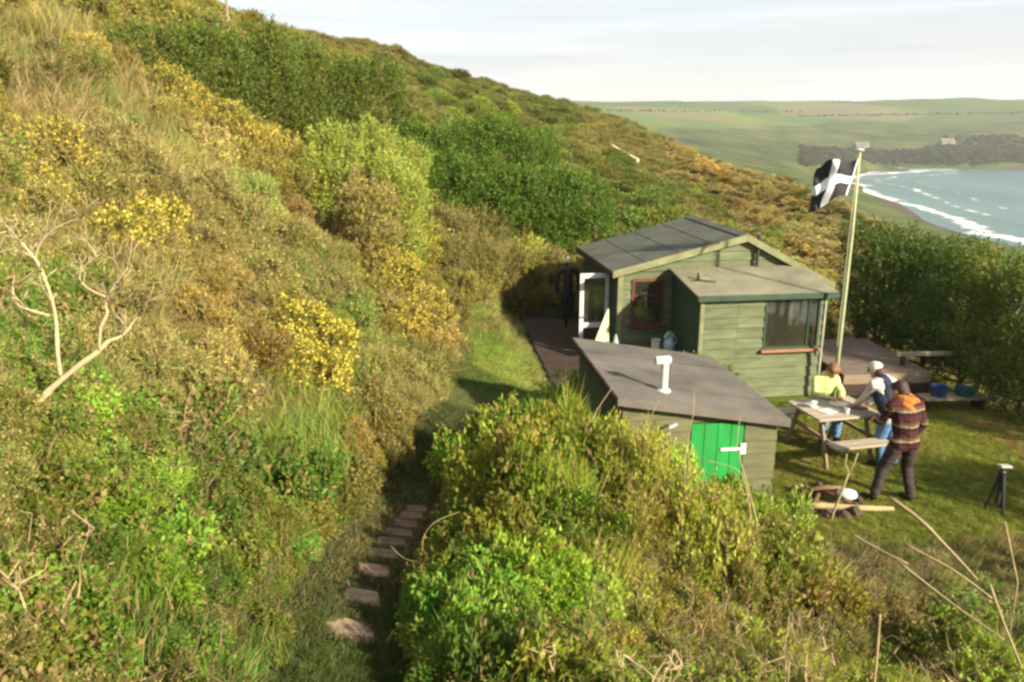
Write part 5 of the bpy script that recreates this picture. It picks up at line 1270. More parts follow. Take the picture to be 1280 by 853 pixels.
for kd, ii in groups.items():
    ii = np.array(ii); n = len(ii)
    zz = [ZONES[k] for k in zi[ii]]
    tint = np.array([q[2] for q in zz]) * np.array([1.0, 1.08, .72]); tint = tint * np.exp(rng.normal(size=(n, 1)) * .20) * np.exp(rng.normal(size=(n, 3)) * np.array([.10, .05, .12]))
    big = fnoise(x[ii], y[ii], .8, 31)[:, None]; g_ = fnoise(x[ii], y[ii], .45, 37)[:, None]; tint = tint * (.66 + .68 * big) * np.concatenate([1.16 - .32 * g_, .90 + .2 * g_, 1.1 - .2 * g_], 1)
    tint = tint * np.where(((px[ii] > 560) & (y[ii] < 9))[:, None], np.array([[.94, 1.07, 1.0]]), 1.0)
    bloom = np.array([q[3] for q in zz]) * np.clip(2.0 * fnoise(x[ii], y[ii], 1.1, 33) - .35, 0, 1.1)
    dry = np.clip(np.array([q[4] for q in zz]) * (.3 + 1.4 * fnoise(x[ii], y[ii], .7, 34)), 0, .95)
    s = r[ii] * np.array([q[5] for q in zz]) * veg_scale(kd, 0) * np.clip(np.exp(rng.normal(size=n) * .34), .6, 1.4)
    ex = np.where(px[ii] > 500, 1.0, np.clip((pd_[ii] - .2) / .6, .7, 1.0)); s *= np.where(y[ii] < 14, ex, 1)
    s *= np.where((x[ii] > 3.2) & (y[ii] > 6.6) & (y[ii] < 9), .62, 1.0)
    # bushes right beside the path on its right-hand bank stand taller
    hs = np.where((kd in ('bramble', 'grass')) & (px[ii] > 500) & (px[ii] < 760) & (y[ii] < 6.2) & (py[ii] > 470), 1.5, 1.0); hs = np.where((px[ii] > 600) & (px[ii] < 980) & (y[ii] > 6.2) & (y[ii] < 8.9) & (x[ii] < 3.4), np.where(x[ii] < 1.9, 1.8, 1.55), hs)
    far_low = np.clip(1.15 - (y[ii] - 14) / 40, .5, 1.0)
    scl = np.stack([s, s, s * far_low * hs * HGT[kd] * rng.uniform(.8, 1.25, n)], -1)
    rot = np.stack([rng.normal(size=n) * .16, rng.normal(size=n) * .16, rng.random(n) * 6.283], -1)
    scatter(LBL[kd][0], kd, np.stack([x[ii], y[ii], z[ii] - .06 * s], -1), rot, scl, tint, bloom, dry, LBL[kd][1], LBL[kd][2])
    print('scatter', kd, n)
# fill-in layer of small tufts so that no bare earth shows between the clumps
x, y, r = sample(40000, 2.0, 40, lambda D: .075 + .012 * D, 6, .95)
z = HT(x, y); px, py = project(np.stack([x, y, z + .1], -1)); pd_ = seg_dist(x, y, PATH)
keep = (px > -220) & (px < 1500) & (py < 1150) & (py > -150) & (in_lawn(x, y) < .3) & ~built(x, y, .05) & (pd_ > .58)
x, y, r, z, px, py = [a[keep] for a in (x, y, r, z, px, py)]
n = len(x); gcol = np.where((fnoise(x, y, .5, 41) > .5)[:, None], np.array([[.14, .175, .035]]), np.where((y < 7)[:, None], np.array([[.17, .18, .045]]), np.array([[.24, .195, .065]]))) * np.exp(rng.normal(size=(n, 1)) * .25)
low = np.where(px > 590, .8, 1.0)
scatter('rough_grass', 'grass', np.stack([x, y, z - .02], -1), np.stack([rng.normal(size=n) * .2, rng.normal(size=n) * .2, rng.random(n) * 6.28], -1), np.stack([r * 1.5, r * 1.5, r * 1.0 * low * rng.uniform(.7, 1.5, n)], -1), gcol, np.zeros(n), rng.uniform(.1, .6, n), 'rough tufts of wild grass between the bushes on the slope', 'grass'); print('rough', n)
# bare arching canes and dead twigs standing out of the banks
x, y, r = sample(2600, 2.6, 15, lambda D: .30 + .055 * D, 9, 1.0); z = HT(x, y); px, py = project(np.stack([x, y, z + .3], -1)); pd_ = seg_dist(x, y, PATH)
keep = (px > -150) & (px < 1430) & (py < 1100) & (py > 120) & (in_lawn(x, y) < .1) & ~built(x, y, .3) & (pd_ > .75) & ((px > 700) | (rng.random(len(px)) < .3)) & ~((x > 3.9) & (y > 8.0)); x, y, r, z, px, py = [a[keep] for a in (x, y, r, z, px, py)]
n = len(x); s = (.40 + .012 * y) * rng.uniform(.6, 1.2, n)
scatter('bare_canes', 'cane', np.stack([x, y, z + .08], -1), np.stack([rng.normal(size=n) * .2, rng.normal(size=n) * .2, rng.random(n) * 6.28], -1), np.stack([s, s, s * 1.25], -1), np.where((px > 700)[:, None], np.array([[.34, .28, .14]]), np.array([[.20, .16, .08]])) * np.exp(rng.normal(size=(n, 1)) * .35), np.zeros(n), np.full(n, 0.0), 'bare arching canes and dead twigs poking out of the banks', 'canes'); print('canes', n)
# lawn and path turf
def turf(name, m, x0, x1, y0, y1, n, seed, test, size, cols, label):
    rg = np.random.default_rng(seed); x = rg.uniform(x0, x1, n); y = rg.uniform(y0, y1, n); k = test(x, y); x, y = x[k], y[k]; n = len(x); z = HT(x, y) + .012
    mixv = fnoise(x, y, .9, 51)[:, None]; c = np.array([cols[0]]) * (1 - mixv) + np.array([cols[1]]) * mixv; c = c * np.exp(rg.normal(size=(n, 1)) * .2)
    c = c * np.where((y > 11.2) & (x < 1.2), 1.75, 1.0)[:, None]; s = size * rg.uniform(.7, 1.4, n)  # sunlight on the strip towards the cabin put into the tuft colour
    scatter(name, 'turf', np.stack([x, y, z], -1), np.stack([rg.normal(size=n) * .1, rg.normal(size=n) * .1, rg.random(n) * 6.28], -1), np.stack([s * 1.6, s * 1.6, s], -1), c, np.zeros(n), np.clip(fnoise(x, y, .8, 52) * .6 - .12, 0, .6), label, 'grass'); print(name, n)
turf('lawn_grass', 0, 3.2, 9.2, 8.4, 18.5, 15000, 1, lambda x, y: lawn_ok(x, y) & ~built(x, y) & (np.hypot(x - fcx, y - fcy) > .5), .055, ((.16, .22, .027), (.29, .285, .048)), 'short mown grass of the lawn')
def pt_(x, y):
    d = seg_dist(x, y, PATH); k = d < np.where(y > 12, 1.1, .75)
    for sx_, sy_ in SLABS: k &= np.hypot(x - sx_, y - sy_) > .16
    return k
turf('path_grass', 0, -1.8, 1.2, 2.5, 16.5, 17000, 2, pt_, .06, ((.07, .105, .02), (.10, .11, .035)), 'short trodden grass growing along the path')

def strip_(x, y):
    px_, py_ = project(np.stack([x, y, HT(x, y)], -1)); k = np.zeros(x.shape, bool)
    for e in ((640, 430, 78, 48, 50), (575, 335, 38, 50, 40), (650, 395, 50, 35, 30)):
        a = R(e[4]); dx = px_ - e[0] + (fnoise(x, y, 1.5, 61) - .5) * 30; dy = py_ - e[1]; k |= ((dx * math.cos(a) + dy * math.sin(a)) / e[2]) ** 2 + ((-dx * math.sin(a) + dy * math.cos(a)) / e[3]) ** 2 < 1
    return k & ~built(x, y)
turf('turf_strip', 0, -3, 1.6, 11, 22, 26000, 3, strip_, .085, ((.12, .175, .028), (.19, .21, .045)), 'short bright turf on the strip leading up to the cabin')

# ------------------------------------------------------------------ shrubs, hedges and trees one can tell apart
def snap(px_, py_, D0, h):
    """distance near D0 at which the line of sight comes down to h above the slope"""
    ds = np.linspace(D0 * .75, D0 * 1.6, 240); d = ray(px_, py_); t = ds / d[1]
    k = np.nonzero(CAM_H + d[2] * t - HT(d[0] * t, ds) <= h)[0]
    return float(ds[k[0]]) if len(k) else D0 * 1.6
def shrub(name, label, cat, lumps_px, style, dens, tint, bloom=0, dry=0, mat=None, group=None, stems=3, seed=1, sub_n=0, low=-.35, lift=(.75, .22)):
    """lumps_px: (px, py, D, rx, ry, rz) ; root stands on the slope under the middle lump"""
    rg = np.random.default_rng(seed)
    L3 = [(*at(a, b, snap(a, b, d, rz_ * lift[0] + lift[1]) if low > -.5 and 'hedge' not in name else d), rx, ry, rz_) for a, b, d, rx, ry, rz_ in lumps_px]
    if low > -.5:
        for l in list(L3):          # fill down to the slope
            zc = l[2]; gz_ = hz(l[0], l[1])
            while zc - l[5] * .8 > gz_:
                zc -= l[5] * .8; L3.append((l[0] + rg.uniform(-.15, .15), l[1] - .1 + rg.uniform(-.1, .1), zc, l[3], l[4], l[5]))
    for l in list(L3):
        for _ in range(sub_n):
            v_ = Vector((rg.normal(), rg.normal() - .5, rg.normal() * .7 + .45)).normalized(); q_ = rg.uniform(.30, .48)
            L3.append((l[0] + v_.x * l[3] * .9, l[1] + v_.y * l[4] * .9, l[2] + v_.z * l[5] * .9, l[3] * q_, l[4] * q_, l[5] * q_ * 1.25))
    cx = sum(l[0] for l in L3) / len(L3); cy_ = sum(l[1] for l in L3) / len(L3); cz = hz(cx, cy_)
    root = empty(name, (cx, cy_, cz)); tag(root, label, cat, group)
    loc = [(l[0] - cx, l[1] - cy_, l[2] - cz, *l[3:]) for l in L3]
    f = Fol(); lump_sprigs(f, loc, dens, style, rg, low)
    o = link('foliage', f.mesh('foliage'), mat or FML, root)
    o['tint'] = [tint[0] * 1.0, tint[1] * 1.08, tint[2] * .72]; o['bloom'] = float(bloom); o['dry'] = float(dry)
    for k in range(min(stems, len(loc))):
        l = loc[int(k * len(loc) / min(stems, len(loc)))]
        gx, gy = l[0] + rg.uniform(-.15, .15), l[1] + rg.uniform(-.1, .1); gz = hz(cx + gx, cy_ + gy) - cz - .1
        mb = MB(); top_ = l[2] + l[5] * .45
        mb.tube([(gx, gy, gz), (gx + .1, gy, gz + (top_ - gz) * .4), (l[0], l[1], top_)], [.07, .05, .02], 7)
        for q in range(5):
            a = rg.random() * 6.28; h0 = gz + (top_ - gz) * rg.uniform(.3, .7)
            mb.tube([(gx + .08, gy, h0), (l[0] + l[3] * .45 * math.cos(a), l[1] + l[4] * .45 * math.sin(a), h0 + l[5] * .3), (l[0] + l[3] * .8 * math.cos(a), l[1] + l[4] * .8 * math.sin(a), h0 + l[5] * .6)], [.035, .022, .008], 5)
        mb.build('stem', M['bark'], root)
    return root
def line_lumps(pts, step_px, jit, rng, rs):
    """lumps strung along a pixel line (px,py,D)"""
    out = []
    for a, b in zip(pts[:-1], pts[1:]):
        n = max(1, int(abs(b[0] - a[0]) / step_px))
        for k in range(n):
            t = k / n; s = rng.uniform(.8, 1.2)
            out.append((a[0] + (b[0] - a[0]) * t + rng.uniform(-jit, jit), a[1] + (b[1] - a[1]) * t + rng.uniform(-jit, jit), a[2] + (b[2] - a[2]) * t, rs[0] * s, rs[1] * s, rs[2] * rng.uniform(.85, 1.15)))
    return out
rg = np.random.default_rng(4)
shrub('hedge', 'long dense grey green hedge high on the hillside', 'hedge', line_lumps([(185, 72, 19), (300, 88, 21), (400, 112, 23), (505, 130, 25)], 30, 6, rg, (.75, .8, .85)) + line_lumps([(230, 95, 19.5), (330, 115, 21.5), (430, 140, 23)], 34, 6, rg, (.7, .7, .7)), HEDGE, 60, (.125, .155, .036), 0, .04, seed=101, stems=4, sub_n=3)
shrub('hedge', 'flat topped bright green hedge on the slope above the cabin', 'hedge', line_lumps([(520, 188, 24), (600, 185, 25), (690, 205, 25)], 30, 5, rg, (.8, .8, .85)) + line_lumps([(540, 235, 22), (620, 245, 22), (700, 250, 22.5), (780, 285, 23)], 32, 6, rg, (.75, .75, .75)), HEDGE, 60, (.11, .170, .032), 0, .02, seed=102, stems=4, sub_n=3)
shrub('shrub', 'rounded pale green feathery shrub below the long hedge', 'shrub', [(415, 200, 17, .6, .5, .5), (465, 190, 17.2, .65, .5, .62), (502, 215, 17, .55, .5, .6), (485, 235, 16.6, .6, .5, .6)], dict(HEDGE, up=1.0, lw=.03), 75, (.34, .36, .095), 0, .10, seed=103, sub_n=3, lift=(.9, 1.15))
shrub('gorse_bush', 'rounded tan brown bush in front of the pale green shrub', 'bush', [(455, 235, 15.4, .42, .4, .38), (470, 258, 15.2, .42, .4, .40), (440, 250, 15.2, .3, .3, .3), (487, 250, 15.4, .3, .3, .3)], GORSE, 120, (.29, .215, .08), .2, .75, FM, seed=104, lift=(.9, 1.2))
shrub('shrub', 'broad olive brown bush beside the turf strip near the cabin', 'shrub', [(560, 285, 18, .6, .5, .5), (605, 292, 18, .65, .5, .6), (590, 325, 17.5, .65, .5, .5), (635, 335, 17.6, .6, .5, .45), (640, 360, 17.2, .4, .4, .3)], DRYBUSH, 80, (.19, .165, .06), 0, .45, FM, seed=105, lift=(.9, .25), sub_n=2)
G = 'flowering gorse bushes on the hillside'
shrub('gorse_bush', 'brightest yellow gorse bush right above the bend of the path', 'gorse', [(470, 325, 13.2, .42, .4, .32), (500, 345, 13, .42, .4, .36), (450, 310, 13.5, .3, .3, .26)], GORSE, 130, OL, .98, .2, FM, G, seed=106)
shrub('gorse_bush', 'yellow tipped gorse bush beside the turf strip', 'gorse', [(530, 385, 12.6, .36, .35, .36), (548, 400, 12.6, .3, .3, .3), (510, 400, 12.4, .36, .35, .3)], GORSE, 130, (.21, .175, .05), .75, .4, FM, G, seed=107)
shrub('gorse_bush', 'greenish gorse bush with yellow flowers in the middle of the bank', 'gorse', [(370, 410, 9.8, .34, .34, .30), (410, 435, 9.6, .34, .34, .32), (350, 445, 9.2, .3, .3, .28), (395, 465, 9.2, .3, .3, .28)], GORSE, 150, OL, .85, .25, FM, G, seed=108)
shrub('gorse_bush', 'gorse bush with a flat yellow crest above the dead tree', 'gorse', [(160, 275, 9.6, .34, .3, .18), (200, 272, 9.8, .28, .3, .16), (140, 290, 9.4, .25, .25, .2)], GORSE, 150, OL, .8, .25, FM, G, seed=109)
shrub('gorse_bush', 'first gorse bush of the yellow band below the long hedge', 'gorse', [(205, 110, 16, .5, .5, .42), (235, 130, 15.8, .5, .5, .4)], GORSE, 110, OL, .6, .45, FM, G, seed=110)
shrub('gorse_bush', 'second gorse bush of the yellow band below the long hedge', 'gorse', [(275, 150, 16, .55, .5, .42), (310, 172, 16, .5, .5, .4)], GORSE, 110, OL, .5, .55, FM, G, seed=111)
shrub('gorse_bush', 'third gorse bush of the yellow band next to the pale shrub', 'gorse', [(350, 195, 16, .5, .5, .42), (385, 218, 16, .45, .45, .38)], GORSE, 110, OL, .55, .5, FM, G, seed=112)
shrub('gorse_bush', 'yellow tipped gorse bush at the left edge above the dead tree', 'gorse', [(15, 222, 7.6, .3, .3, .2), (48, 238, 7.6, .22, .25, .18)], GORSE, 150, OL, .42, .5, FM, G, seed=113)
shrub('gorse_bush', 'gorse bush in flower at the top of the slope', 'gorse', [(190, 15, 20, .7, .6, .5), (225, 28, 20, .6, .6, .45)], GORSE, 90, OLG, .45, .3, FM, G, seed=114)
# the dark seaward hedge beside the lawn: separate wind-cut trees
H_ = 'wind cut trees of the hedge beside the lawn'
TR = [('feathery dark tree of the hedge right behind the flagpole', [(1090, 318, 18.9, .6, .7, .6), (1118, 340, 18.3, .65, .7, .75), (1082, 372, 18.4, .55, .6, .7), (1140, 322, 19, .5, .6, .5), (1105, 400, 17.8, .6, .6, .5), (1135, 385, 17.6, .55, .5, .6)]),
      ('second tree of the hedge from the flagpole above the plank bench', [(1172, 340, 17.8, .6, .7, .62), (1192, 385, 16.8, .7, .7, .8), (1160, 410, 16.6, .6, .6, .6), (1212, 340, 17.8, .5, .6, .5), (1185, 435, 16.0, .7, .6, .45), (1215, 410, 16, .5, .5, .6)]),
      ('third tree of the hedge with yellow green top shoots', [(1240, 352, 16.2, .55, .7, .6), (1258, 400, 15.4, .65, .7, .8), (1232, 430, 15.2, .6, .6, .6), (1240, 470, 14.6, .6, .55, .45), (1205, 445, 15.4, .5, .5, .45)]),
      ('nearest tree of the hedge at the picture edge beyond the soil strip', [(1290, 378, 14.6, .65, .8, .7), (1330, 392, 14, .9, .9, .85), (1300, 450, 14.0, .7, .7, .75), (1268, 465, 14.2, .5, .5, .5), (1275, 505, 13.6, .5, .5, .38)]),
      ('low shaded bush under the hedge behind the plank bench', [(1145, 430, 16.4, .5, .5, .35), (1200, 455, 15.4, .6, .5, .4), (1100, 418, 17.6, .5, .5, .35)])]
HT_ = [(.080, .118, .028), (.085, .125, .029), (.135, .165, .036), (.105, .135, .031), (.055, .08, .022)]
for k, (lb, lm) in enumerate(TR):
    shrub('hedge_tree' if k < 4 else 'shrub', lb, 'tree' if k < 4 else 'shrub', lm, dict(HEDGE, L=.5, up=.8, lw=.036) if k < 4 else LEAFY, 60, HT_[k], 0, .03, FML, H_ if k < 4 else None, stems=3, seed=120 + k, low=-.75, sub_n=4 if k < 4 else 0)
def shade_tree(label, X, Y, h, seed):
    px_, py_ = project(np.array([X, Y, h * .6])); lm = [(float(px_) + dx, float(py_) + dy, Y, .7, .7, h * .42) for dx, dy in ((0, 0), (45, 25), (-40, 30))]
    shrub('hedge_tree', label, 'tree', lm, UPRIGHT, 55, (.12, .14, .036), 0, .12, FML, H_, stems=3, seed=seed, low=-.8)
shade_tree('hedge tree beyond the picture edge whose shade falls across the lawn', 9.4, 8.6, 1.9, 131)
shade_tree('hedge tree beyond the picture edge beside the bare soil', 10.6, 11.8, 2.2, 132)

# ------------------------------------------------------------------ dead tree on the left bank
def px_tube(mb, pts, r0, r1, n=7):
    P = [at(p[0], p[1], p[2] * .985) for p in pts]; k = len(P); mb.tube(P, [(r0 + (r1 - r0) * i / (k - 1)) * random.uniform(.8, 1.2) * .85 for i in range(k)], n)
def smooth_px(pts, sub=4):
    out = []
    for i in range(len(pts) - 1):
        p0 = pts[max(i - 1, 0)]; p1 = pts[i]; p2 = pts[i + 1]; p3 = pts[min(i + 2, len(pts) - 1)]
        for k in range(sub):
            t = k / sub
            out.append(tuple(.5 * (2 * p1[c] + (p2[c] - p0[c]) * t + (2 * p0[c] - 5 * p1[c] + 4 * p2[c] - p3[c]) * t * t + (3 * p1[c] - p0[c] - 3 * p2[c] + p3[c]) * t ** 3) for c in range(3)))
    out.append(pts[-1]); return out
dt = empty('dead_tree', tuple(ground_at(30, 540))); tag(dt, 'bleached leafless dead gorse tree with crooked branches on the bank', 'dead tree')
MW = dt.matrix_basis.inverted() if False else Matrix.Translation(-Vector(dt.location))
def dead_branch(name, pts, r0, r1, parent=dt, twigs=0):
    mb = MB(); sp_ = smooth_px(pts); px_tube(mb, sp_, r0, r1)
    for _ in range(twigs):
        i = random.randrange(len(sp_) // 3, len(sp_)); p = sp_[i]; a = random.uniform(-2.4, -.4); ln = random.uniform(16, 45)
        q = (p[0] + ln * math.cos(a), p[1] + ln * math.sin(a), p[2] + random.uniform(-.15, .15)); m_ = ((p[0] + q[0]) / 2 + random.uniform(-7, 7), (p[1] + q[1]) / 2 + random.uniform(-5, 5), (p[2] + q[2]) / 2)
        px_tube(mb, [p, m_, q], .006, .002, 5)
        for _k in range(2):
            a2 = a + random.uniform(-.9, .9); q2 = (m_[0] + ln * .6 * math.cos(a2), m_[1] + ln * .6 * math.sin(a2), m_[2] + random.uniform(-.1, .1)); px_tube(mb, [m_, ((m_[0] + q2[0]) / 2 + random.uniform(-4, 4), (m_[1] + q2[1]) / 2 + random.uniform(-3, 3), m_[2]), q2], .004, .0015, 4)
    mb.v = [tuple(Vector(v) - Vector(dt.location)) for v in mb.v]
    return mb.build(name, M['deadwood'], parent, smooth=True)
tr_ = dead_branch('trunk', [(25, 530, 4.75), (60, 490, 4.85), (95, 460, 4.9), (122, 440, 4.95), (136, 426, 5.0)], .026, .020)
dead_branch('branch', [(124, 438, 4.95), (126, 410, 4.95), (134, 392, 5.0), (132, 376, 5.0), (148, 350, 5.0), (160, 335, 5.0)], .015, .005, dt, 6)
dead_branch('branch', [(136, 426, 5.0), (152, 420, 5.05), (166, 404, 5.1), (172, 395, 5.1)], .013, .005, dt, 4)
dead_branch('branch', [(76, 470, 4.9), (72, 440, 4.95), (70, 400, 5.0), (62, 365, 5.0), (50, 335, 5.05), (42, 322, 5.1), (22, 300, 5.1), (-5, 293, 5.15)], .016, .007, dt, 7)
dead_branch('branch', [(44, 325, 5.1), (50, 305, 5.1), (66, 288, 5.1), (85, 278, 5.1), (105, 272, 5.1)], .011, .003, dt, 5)
dead_branch('branch', [(62, 395, 5.0), (38, 388, 5.0), (22, 380, 5.0), (16, 362, 5.0), (18, 345, 5.0)], .013, .004, dt, 4)
dead_branch('branch', [(134, 372, 5.0), (112, 362, 5.0), (100, 350, 5.0), (104, 335, 5.0), (125, 318, 5.0)], .009, .003, dt, 5)
dead_branch('branch', [(42, 322, 5.1), (30, 316, 5.1), (15, 312, 5.1), (-10, 318, 5.1)], .009, .004, dt, 3)
# bleached stems lying or standing in the brambles
def stalk(label, pts, r0, r1, mat='straw', foot=True, name='dry_cane', cat='cane'):
    P = [Vector(at(*p)) for p in smooth_px(pts)]
    if foot:
        b = P[0]; d = (P[0] - P[1]).normalized(); g = hz(b.x, b.y)
        if b.z > g: P = [Vector((b.x + d.x * .06, b.y + d.y * .06, g - .05))] + P
    root = P[0].copy(); mb = MB(); k = len(P); mb.tube([p - root for p in P], [.8 * (r0 + (r1 - r0) * i / (k - 1)) * random.uniform(.85, 1.15) for i in range(k)], 6)
    o = mb.build(name, M[mat], None, smooth=True, loc=tuple(root)); tag(o, label, cat, 'bleached dead stems among the brambles'); return o
stalk('thickest bleached stake leaning up from the brambles toward the log', [(1222, 725, 6.6), (1180, 680, 6.9), (1150, 650, 7.1), (1112, 622, 7.4)], .012, .026, foot=False)
stalk('bleached stem lying below the thick stake', [(1240, 748, 6.2), (1190, 712, 6.4), (1130, 680, 6.7)], .012, .016, foot=False)
stalk('short pale stem left of the crossed stems', [(1135, 705, 6.4), (1095, 685, 6.6), (1065, 668, 6.8)], .010, .014, foot=False)
stalk('grey stem lowest of the crossed stems', [(1255, 800, 5.4), (1200, 762, 5.7), (1122, 702, 6.1)], .010, .014, foot=False)
stalk('straight pale stem at the lower right corner', [(1276, 832, 4.9), (1255, 780, 5.1), (1237, 730, 5.3)], .010, .014, foot=False)
stalk('pale stem standing at the right edge below the tripod', [(1272, 728, 6.2), (1264, 690, 6.3), (1256, 652, 6.4)], .008, .010)
stalk('short upright pale stem at the bottom of the bramble bank', [(1092, 862, 4.3), (1096, 820, 4.35), (1100, 768, 4.4)], .012, .010)
stalk('thin stem rising before the green shed door', [(946, 652, 7.2), (934, 605, 7.3), (922, 560, 7.4), (925, 522, 7.5)], .010, .004)
stalk('second thin stem crossing the green shed door', [(938, 640, 7.2), (930, 600, 7.3), (917, 585, 7.35), (880, 575, 7.4)], .008, .003)
stalk('thin curved stem in front of the shed wall near its green door', [(856, 590, 7.3), (858, 560, 7.35), (866, 520, 7.4), (868, 488, 7.5)], .006, .003)
stalk('forked pale stem left of the shed wall', [(735, 535, 7.6), (748, 510, 7.6), (765, 485, 7.7)], .008, .004)
stalk('thin pale stem in front of the shed wall corner', [(795, 555, 7.5), (808, 530, 7.5), (825, 500, 7.6)], .006, .003)
stalk('long pale bramble cane arching over the path', [(560, 715, 5.2), (530, 705, 5.2), (505, 698, 5.3), (488, 682, 5.4)], .005, .003, foot=False)
stalk('slender cane arching at the left face of the right bank', [(528, 690, 5.6), (530, 670, 5.6), (545, 652, 5.6), (575, 640, 5.7)], .004, .002, foot=False)
stalk('pale curved stem in the middle of the left bank', [(165, 520, 6.2), (180, 508, 6.2), (200, 498, 6.2)], .012, .008, foot=False)

# ------------------------------------------------------------------ far things
rg = np.random.default_rng(8)
def far_pts(poly, n, D0, D1):
    """random pixels in a box, dropped on the far land"""
    out = []
    ds = np.geomspace(D0, D1, 260)
    for _ in range(n):
        px_, py_ = rg.uniform(poly[0], poly[2]), rg.uniform(poly[1], poly[3]); d = ray(px_, py_); t = ds / d[1]
        X = d[0] * t; Zr = CAM_H + d[2] * t; h = np.nonzero(Zr <= FLZ(X, ds))[0]
        if len(h) and h[0] > 0: out.append((X[h[0]], ds[h[0]], FLZ(X[h[0]:h[0] + 1], ds[h[0]:h[0] + 1])[0]))
    return out
W_ = []
for bx_, n in (((1090, 184, 1290, 207), 700), ((1000, 186, 1120, 208), 330), ((1180, 172, 1290, 190), 160)): W_ += [(p, rg.uniform(1.4, 3.6)) for p in far_pts(bx_, n, 190, 1400)]
def hedgerow(a, b, n):
    for k in range(n):
        t = k / (n - 1)
        q = far_pts((a[0] + (b[0] - a[0]) * t - .5, a[1] + (b[1] - a[1]) * t - .4, a[0] + (b[0] - a[0]) * t + .5, a[1] + (b[1] - a[1]) * t + .4), 1, 300, 1600)
        for p in q: W_.append((p, rg.uniform(1.3, 2.6)))
for a, b, n in (((760, 139, 0), (1000, 141, 0), 46), ((1000, 146, 0), (1290, 142, 0), 60), ((840, 130, 0), (870, 129.5, 0), 8), ((1040, 128.6, 0), (1060, 128.6, 0), 5)): hedgerow(a, b, n)
W_ = [w__ for w__ in W_ if w__[1] > 1.3 and fnoise(np.array([w__[0][0]]), np.array([w__[0][1]]), .016, 71)[0] > .30]
P = np.array([p for p, s in W_]); s = np.array([s for p, s in W_]); n = len(s)
scatter('far_woodland', 'leafy', P - np.array([[0, 0, .5]]), np.stack([np.zeros(n), np.zeros(n), rg.random(n) * 6.28], -1), np.stack([s, s, s * rg.uniform(.8, 1.2, n)], -1), np.array([[.07, .10, .026]]) * np.exp(rg.normal(size=(n, 1)) * .3) * np.array([[1, 1, 1]]), np.zeros(n), rg.uniform(0, .25, n), 'dark green woods and hedgerows on the far headland', 'woodland')
def house(px, py, wall, roof_c, label, L_=11, W2=7, H2=5.2, rz_=.2):
    p = far_pts((px, py, px, py), 1, 190, 1400)
    if not p: return
    p = p[0]; h = empty('house', (p[0], p[1], p[2] - .4), rz_); tag(h, label, 'house', 'far houses round the bay')
    MB().prism([(-L_ / 2, 0), (L_ / 2, 0), (L_ / 2, H2), (-L_ / 2, H2)], -W2 / 2, W2 / 2).build('wall', wall, h)
    mb = MB(); mb.add([(-L_ / 2 - .3, -W2 / 2 - .4, H2), (L_ / 2 + .3, -W2 / 2 - .4, H2), (L_ / 2 + .3, W2 / 2 + .4, H2), (-L_ / 2 - .3, W2 / 2 + .4, H2), (-L_ / 2 - .3, 0, H2 + 2.8), (L_ / 2 + .3, 0, H2 + 2.8)], [(0, 1, 5, 4), (2, 3, 4, 5), (0, 4, 3), (1, 2, 5), (3, 2, 1, 0)]); rf = mb.build('roof', roof_c, h)
    MB().bb((L_ / 2 - 1.2, -.5, H2 + 1.8), (L_ / 2 - .3, .5, H2 + 3.8)).build('chimney', wall, rf)
    for k in range(3): MB().bb((-L_ / 2 + 1.4 + k * 3.4, -W2 / 2 - .05, 2.6), (-L_ / 2 + 2.6 + k * 3.4, -W2 / 2 - .01, 4.0)).build('window', M['dark'], h)
    MB().bb((-.5, -W2 / 2 - .06, 0), (.5, -W2 / 2 - .015, 2.1)).build('door', M['woodD'], h)
slate = paint('pale_slate', (.17, .165, .15), .7, .2, .3, 0)
house(1183, 181, M['faded'], slate, 'pale roofed far house among trees above the shore', 13, 7, 2.8, .1)
house(1076, 185, M['faded'], slate, 'pale far house just behind the top of the flagpole', 13, 7, 2.6, .15)
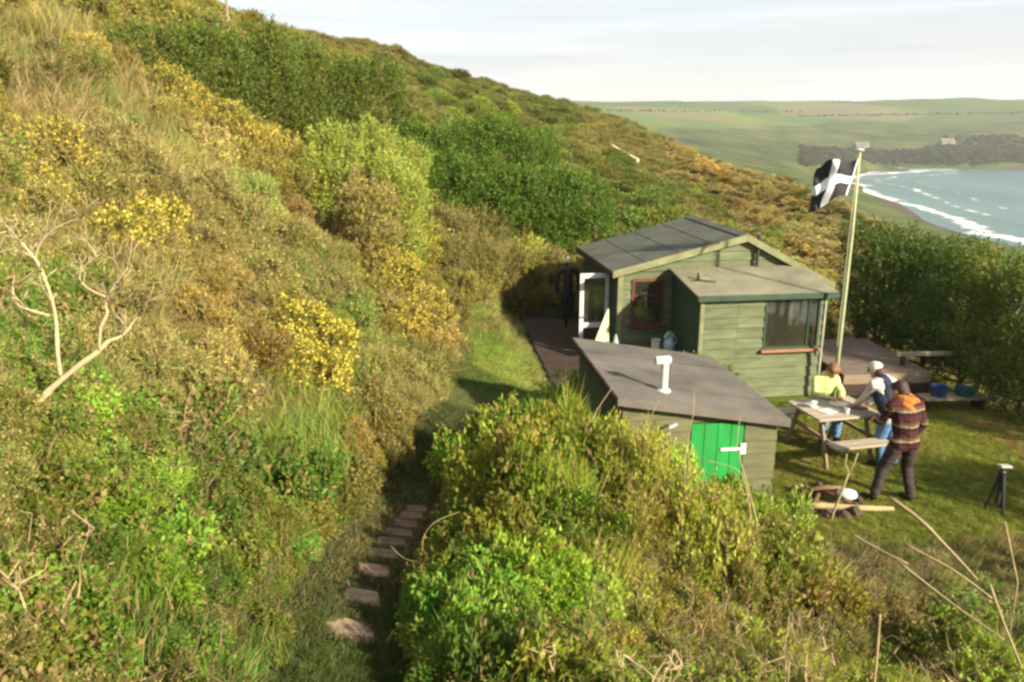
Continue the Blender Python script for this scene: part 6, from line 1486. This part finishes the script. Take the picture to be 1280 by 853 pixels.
# pale low wall on the slope above the cabin
a = ground_at(762, 192, 20, 90); b = ground_at(797, 212, 20, 90); a = (a[0], a[1], a[2] + .62); b = (b[0], b[1], b[2] + .62)
wl_ = empty('low_wall', (a[0], a[1], 0)); tag(wl_, 'short pale sloping wall on the brown slope above the cabin', 'wall')
d = Vector((b[0] - a[0], b[1] - a[1], b[2] - a[2])); nseg = 6; nv_ = Vector((-d.y, d.x, 0)).normalized() * .08
for k in range(nseg):
    p = d * (k / nseg); q = d * ((k + 1) / nseg - .004); mb = MB(); v8 = []
    for s_ in (-1, 1):
        for e_, dz_ in ((p, -1.6), (q, -1.6), (q, 0), (p, 0)): v8.append((e_.x + nv_.x * s_, e_.y + nv_.y * s_, a[2] + e_.z + dz_))
    mb.add(v8, [(0, 1, 2, 3), (7, 6, 5, 4), (0, 4, 5, 1), (1, 5, 6, 2), (2, 6, 7, 3), (3, 7, 4, 0)])
    mb.build('panel', M['cream'], wl_)
g = at(284, 14, 26); up_ = empty('utility_pole', (g[0], g[1], hz(g[0], g[1]))); tag(up_, 'thin grey pole on the skyline at the top of the hill', 'pole')
MB().tube([(0, 0, -.2), (0, 0, g[2] - hz(g[0], g[1]) + .9)], [.05, .04], 8).build('pole', M['wood'], up_); MB().bb((-.2, -.03, g[2] - hz(g[0], g[1]) + .6), (.2, .03, g[2] - hz(g[0], g[1]) + .66)).build('crossarm', M['wood'], up_)

# ------------------------------------------------------------------ sea air
hzm = bpy.data.materials.new('sea_air'); hzm.use_nodes = True; N = hzm.node_tree.nodes; N.clear()
ho = N.new('ShaderNodeOutputMaterial'); hv = N.new('ShaderNodeVolumePrincipled'); hv.inputs['Color'].default_value = (.93, .96, 1.0, 1); hv.inputs['Density'].default_value = .00022; hv.inputs['Anisotropy'].default_value = .1
hzm.node_tree.links.new(hv.outputs[0], ho.inputs['Volume'])
o = MB().bb((-260, -20, -60), (1750, 1800, 62)).build('haze', hzm); tag(o, 'thin bright sea haze hanging over the bay', 'haze', kind='stuff')
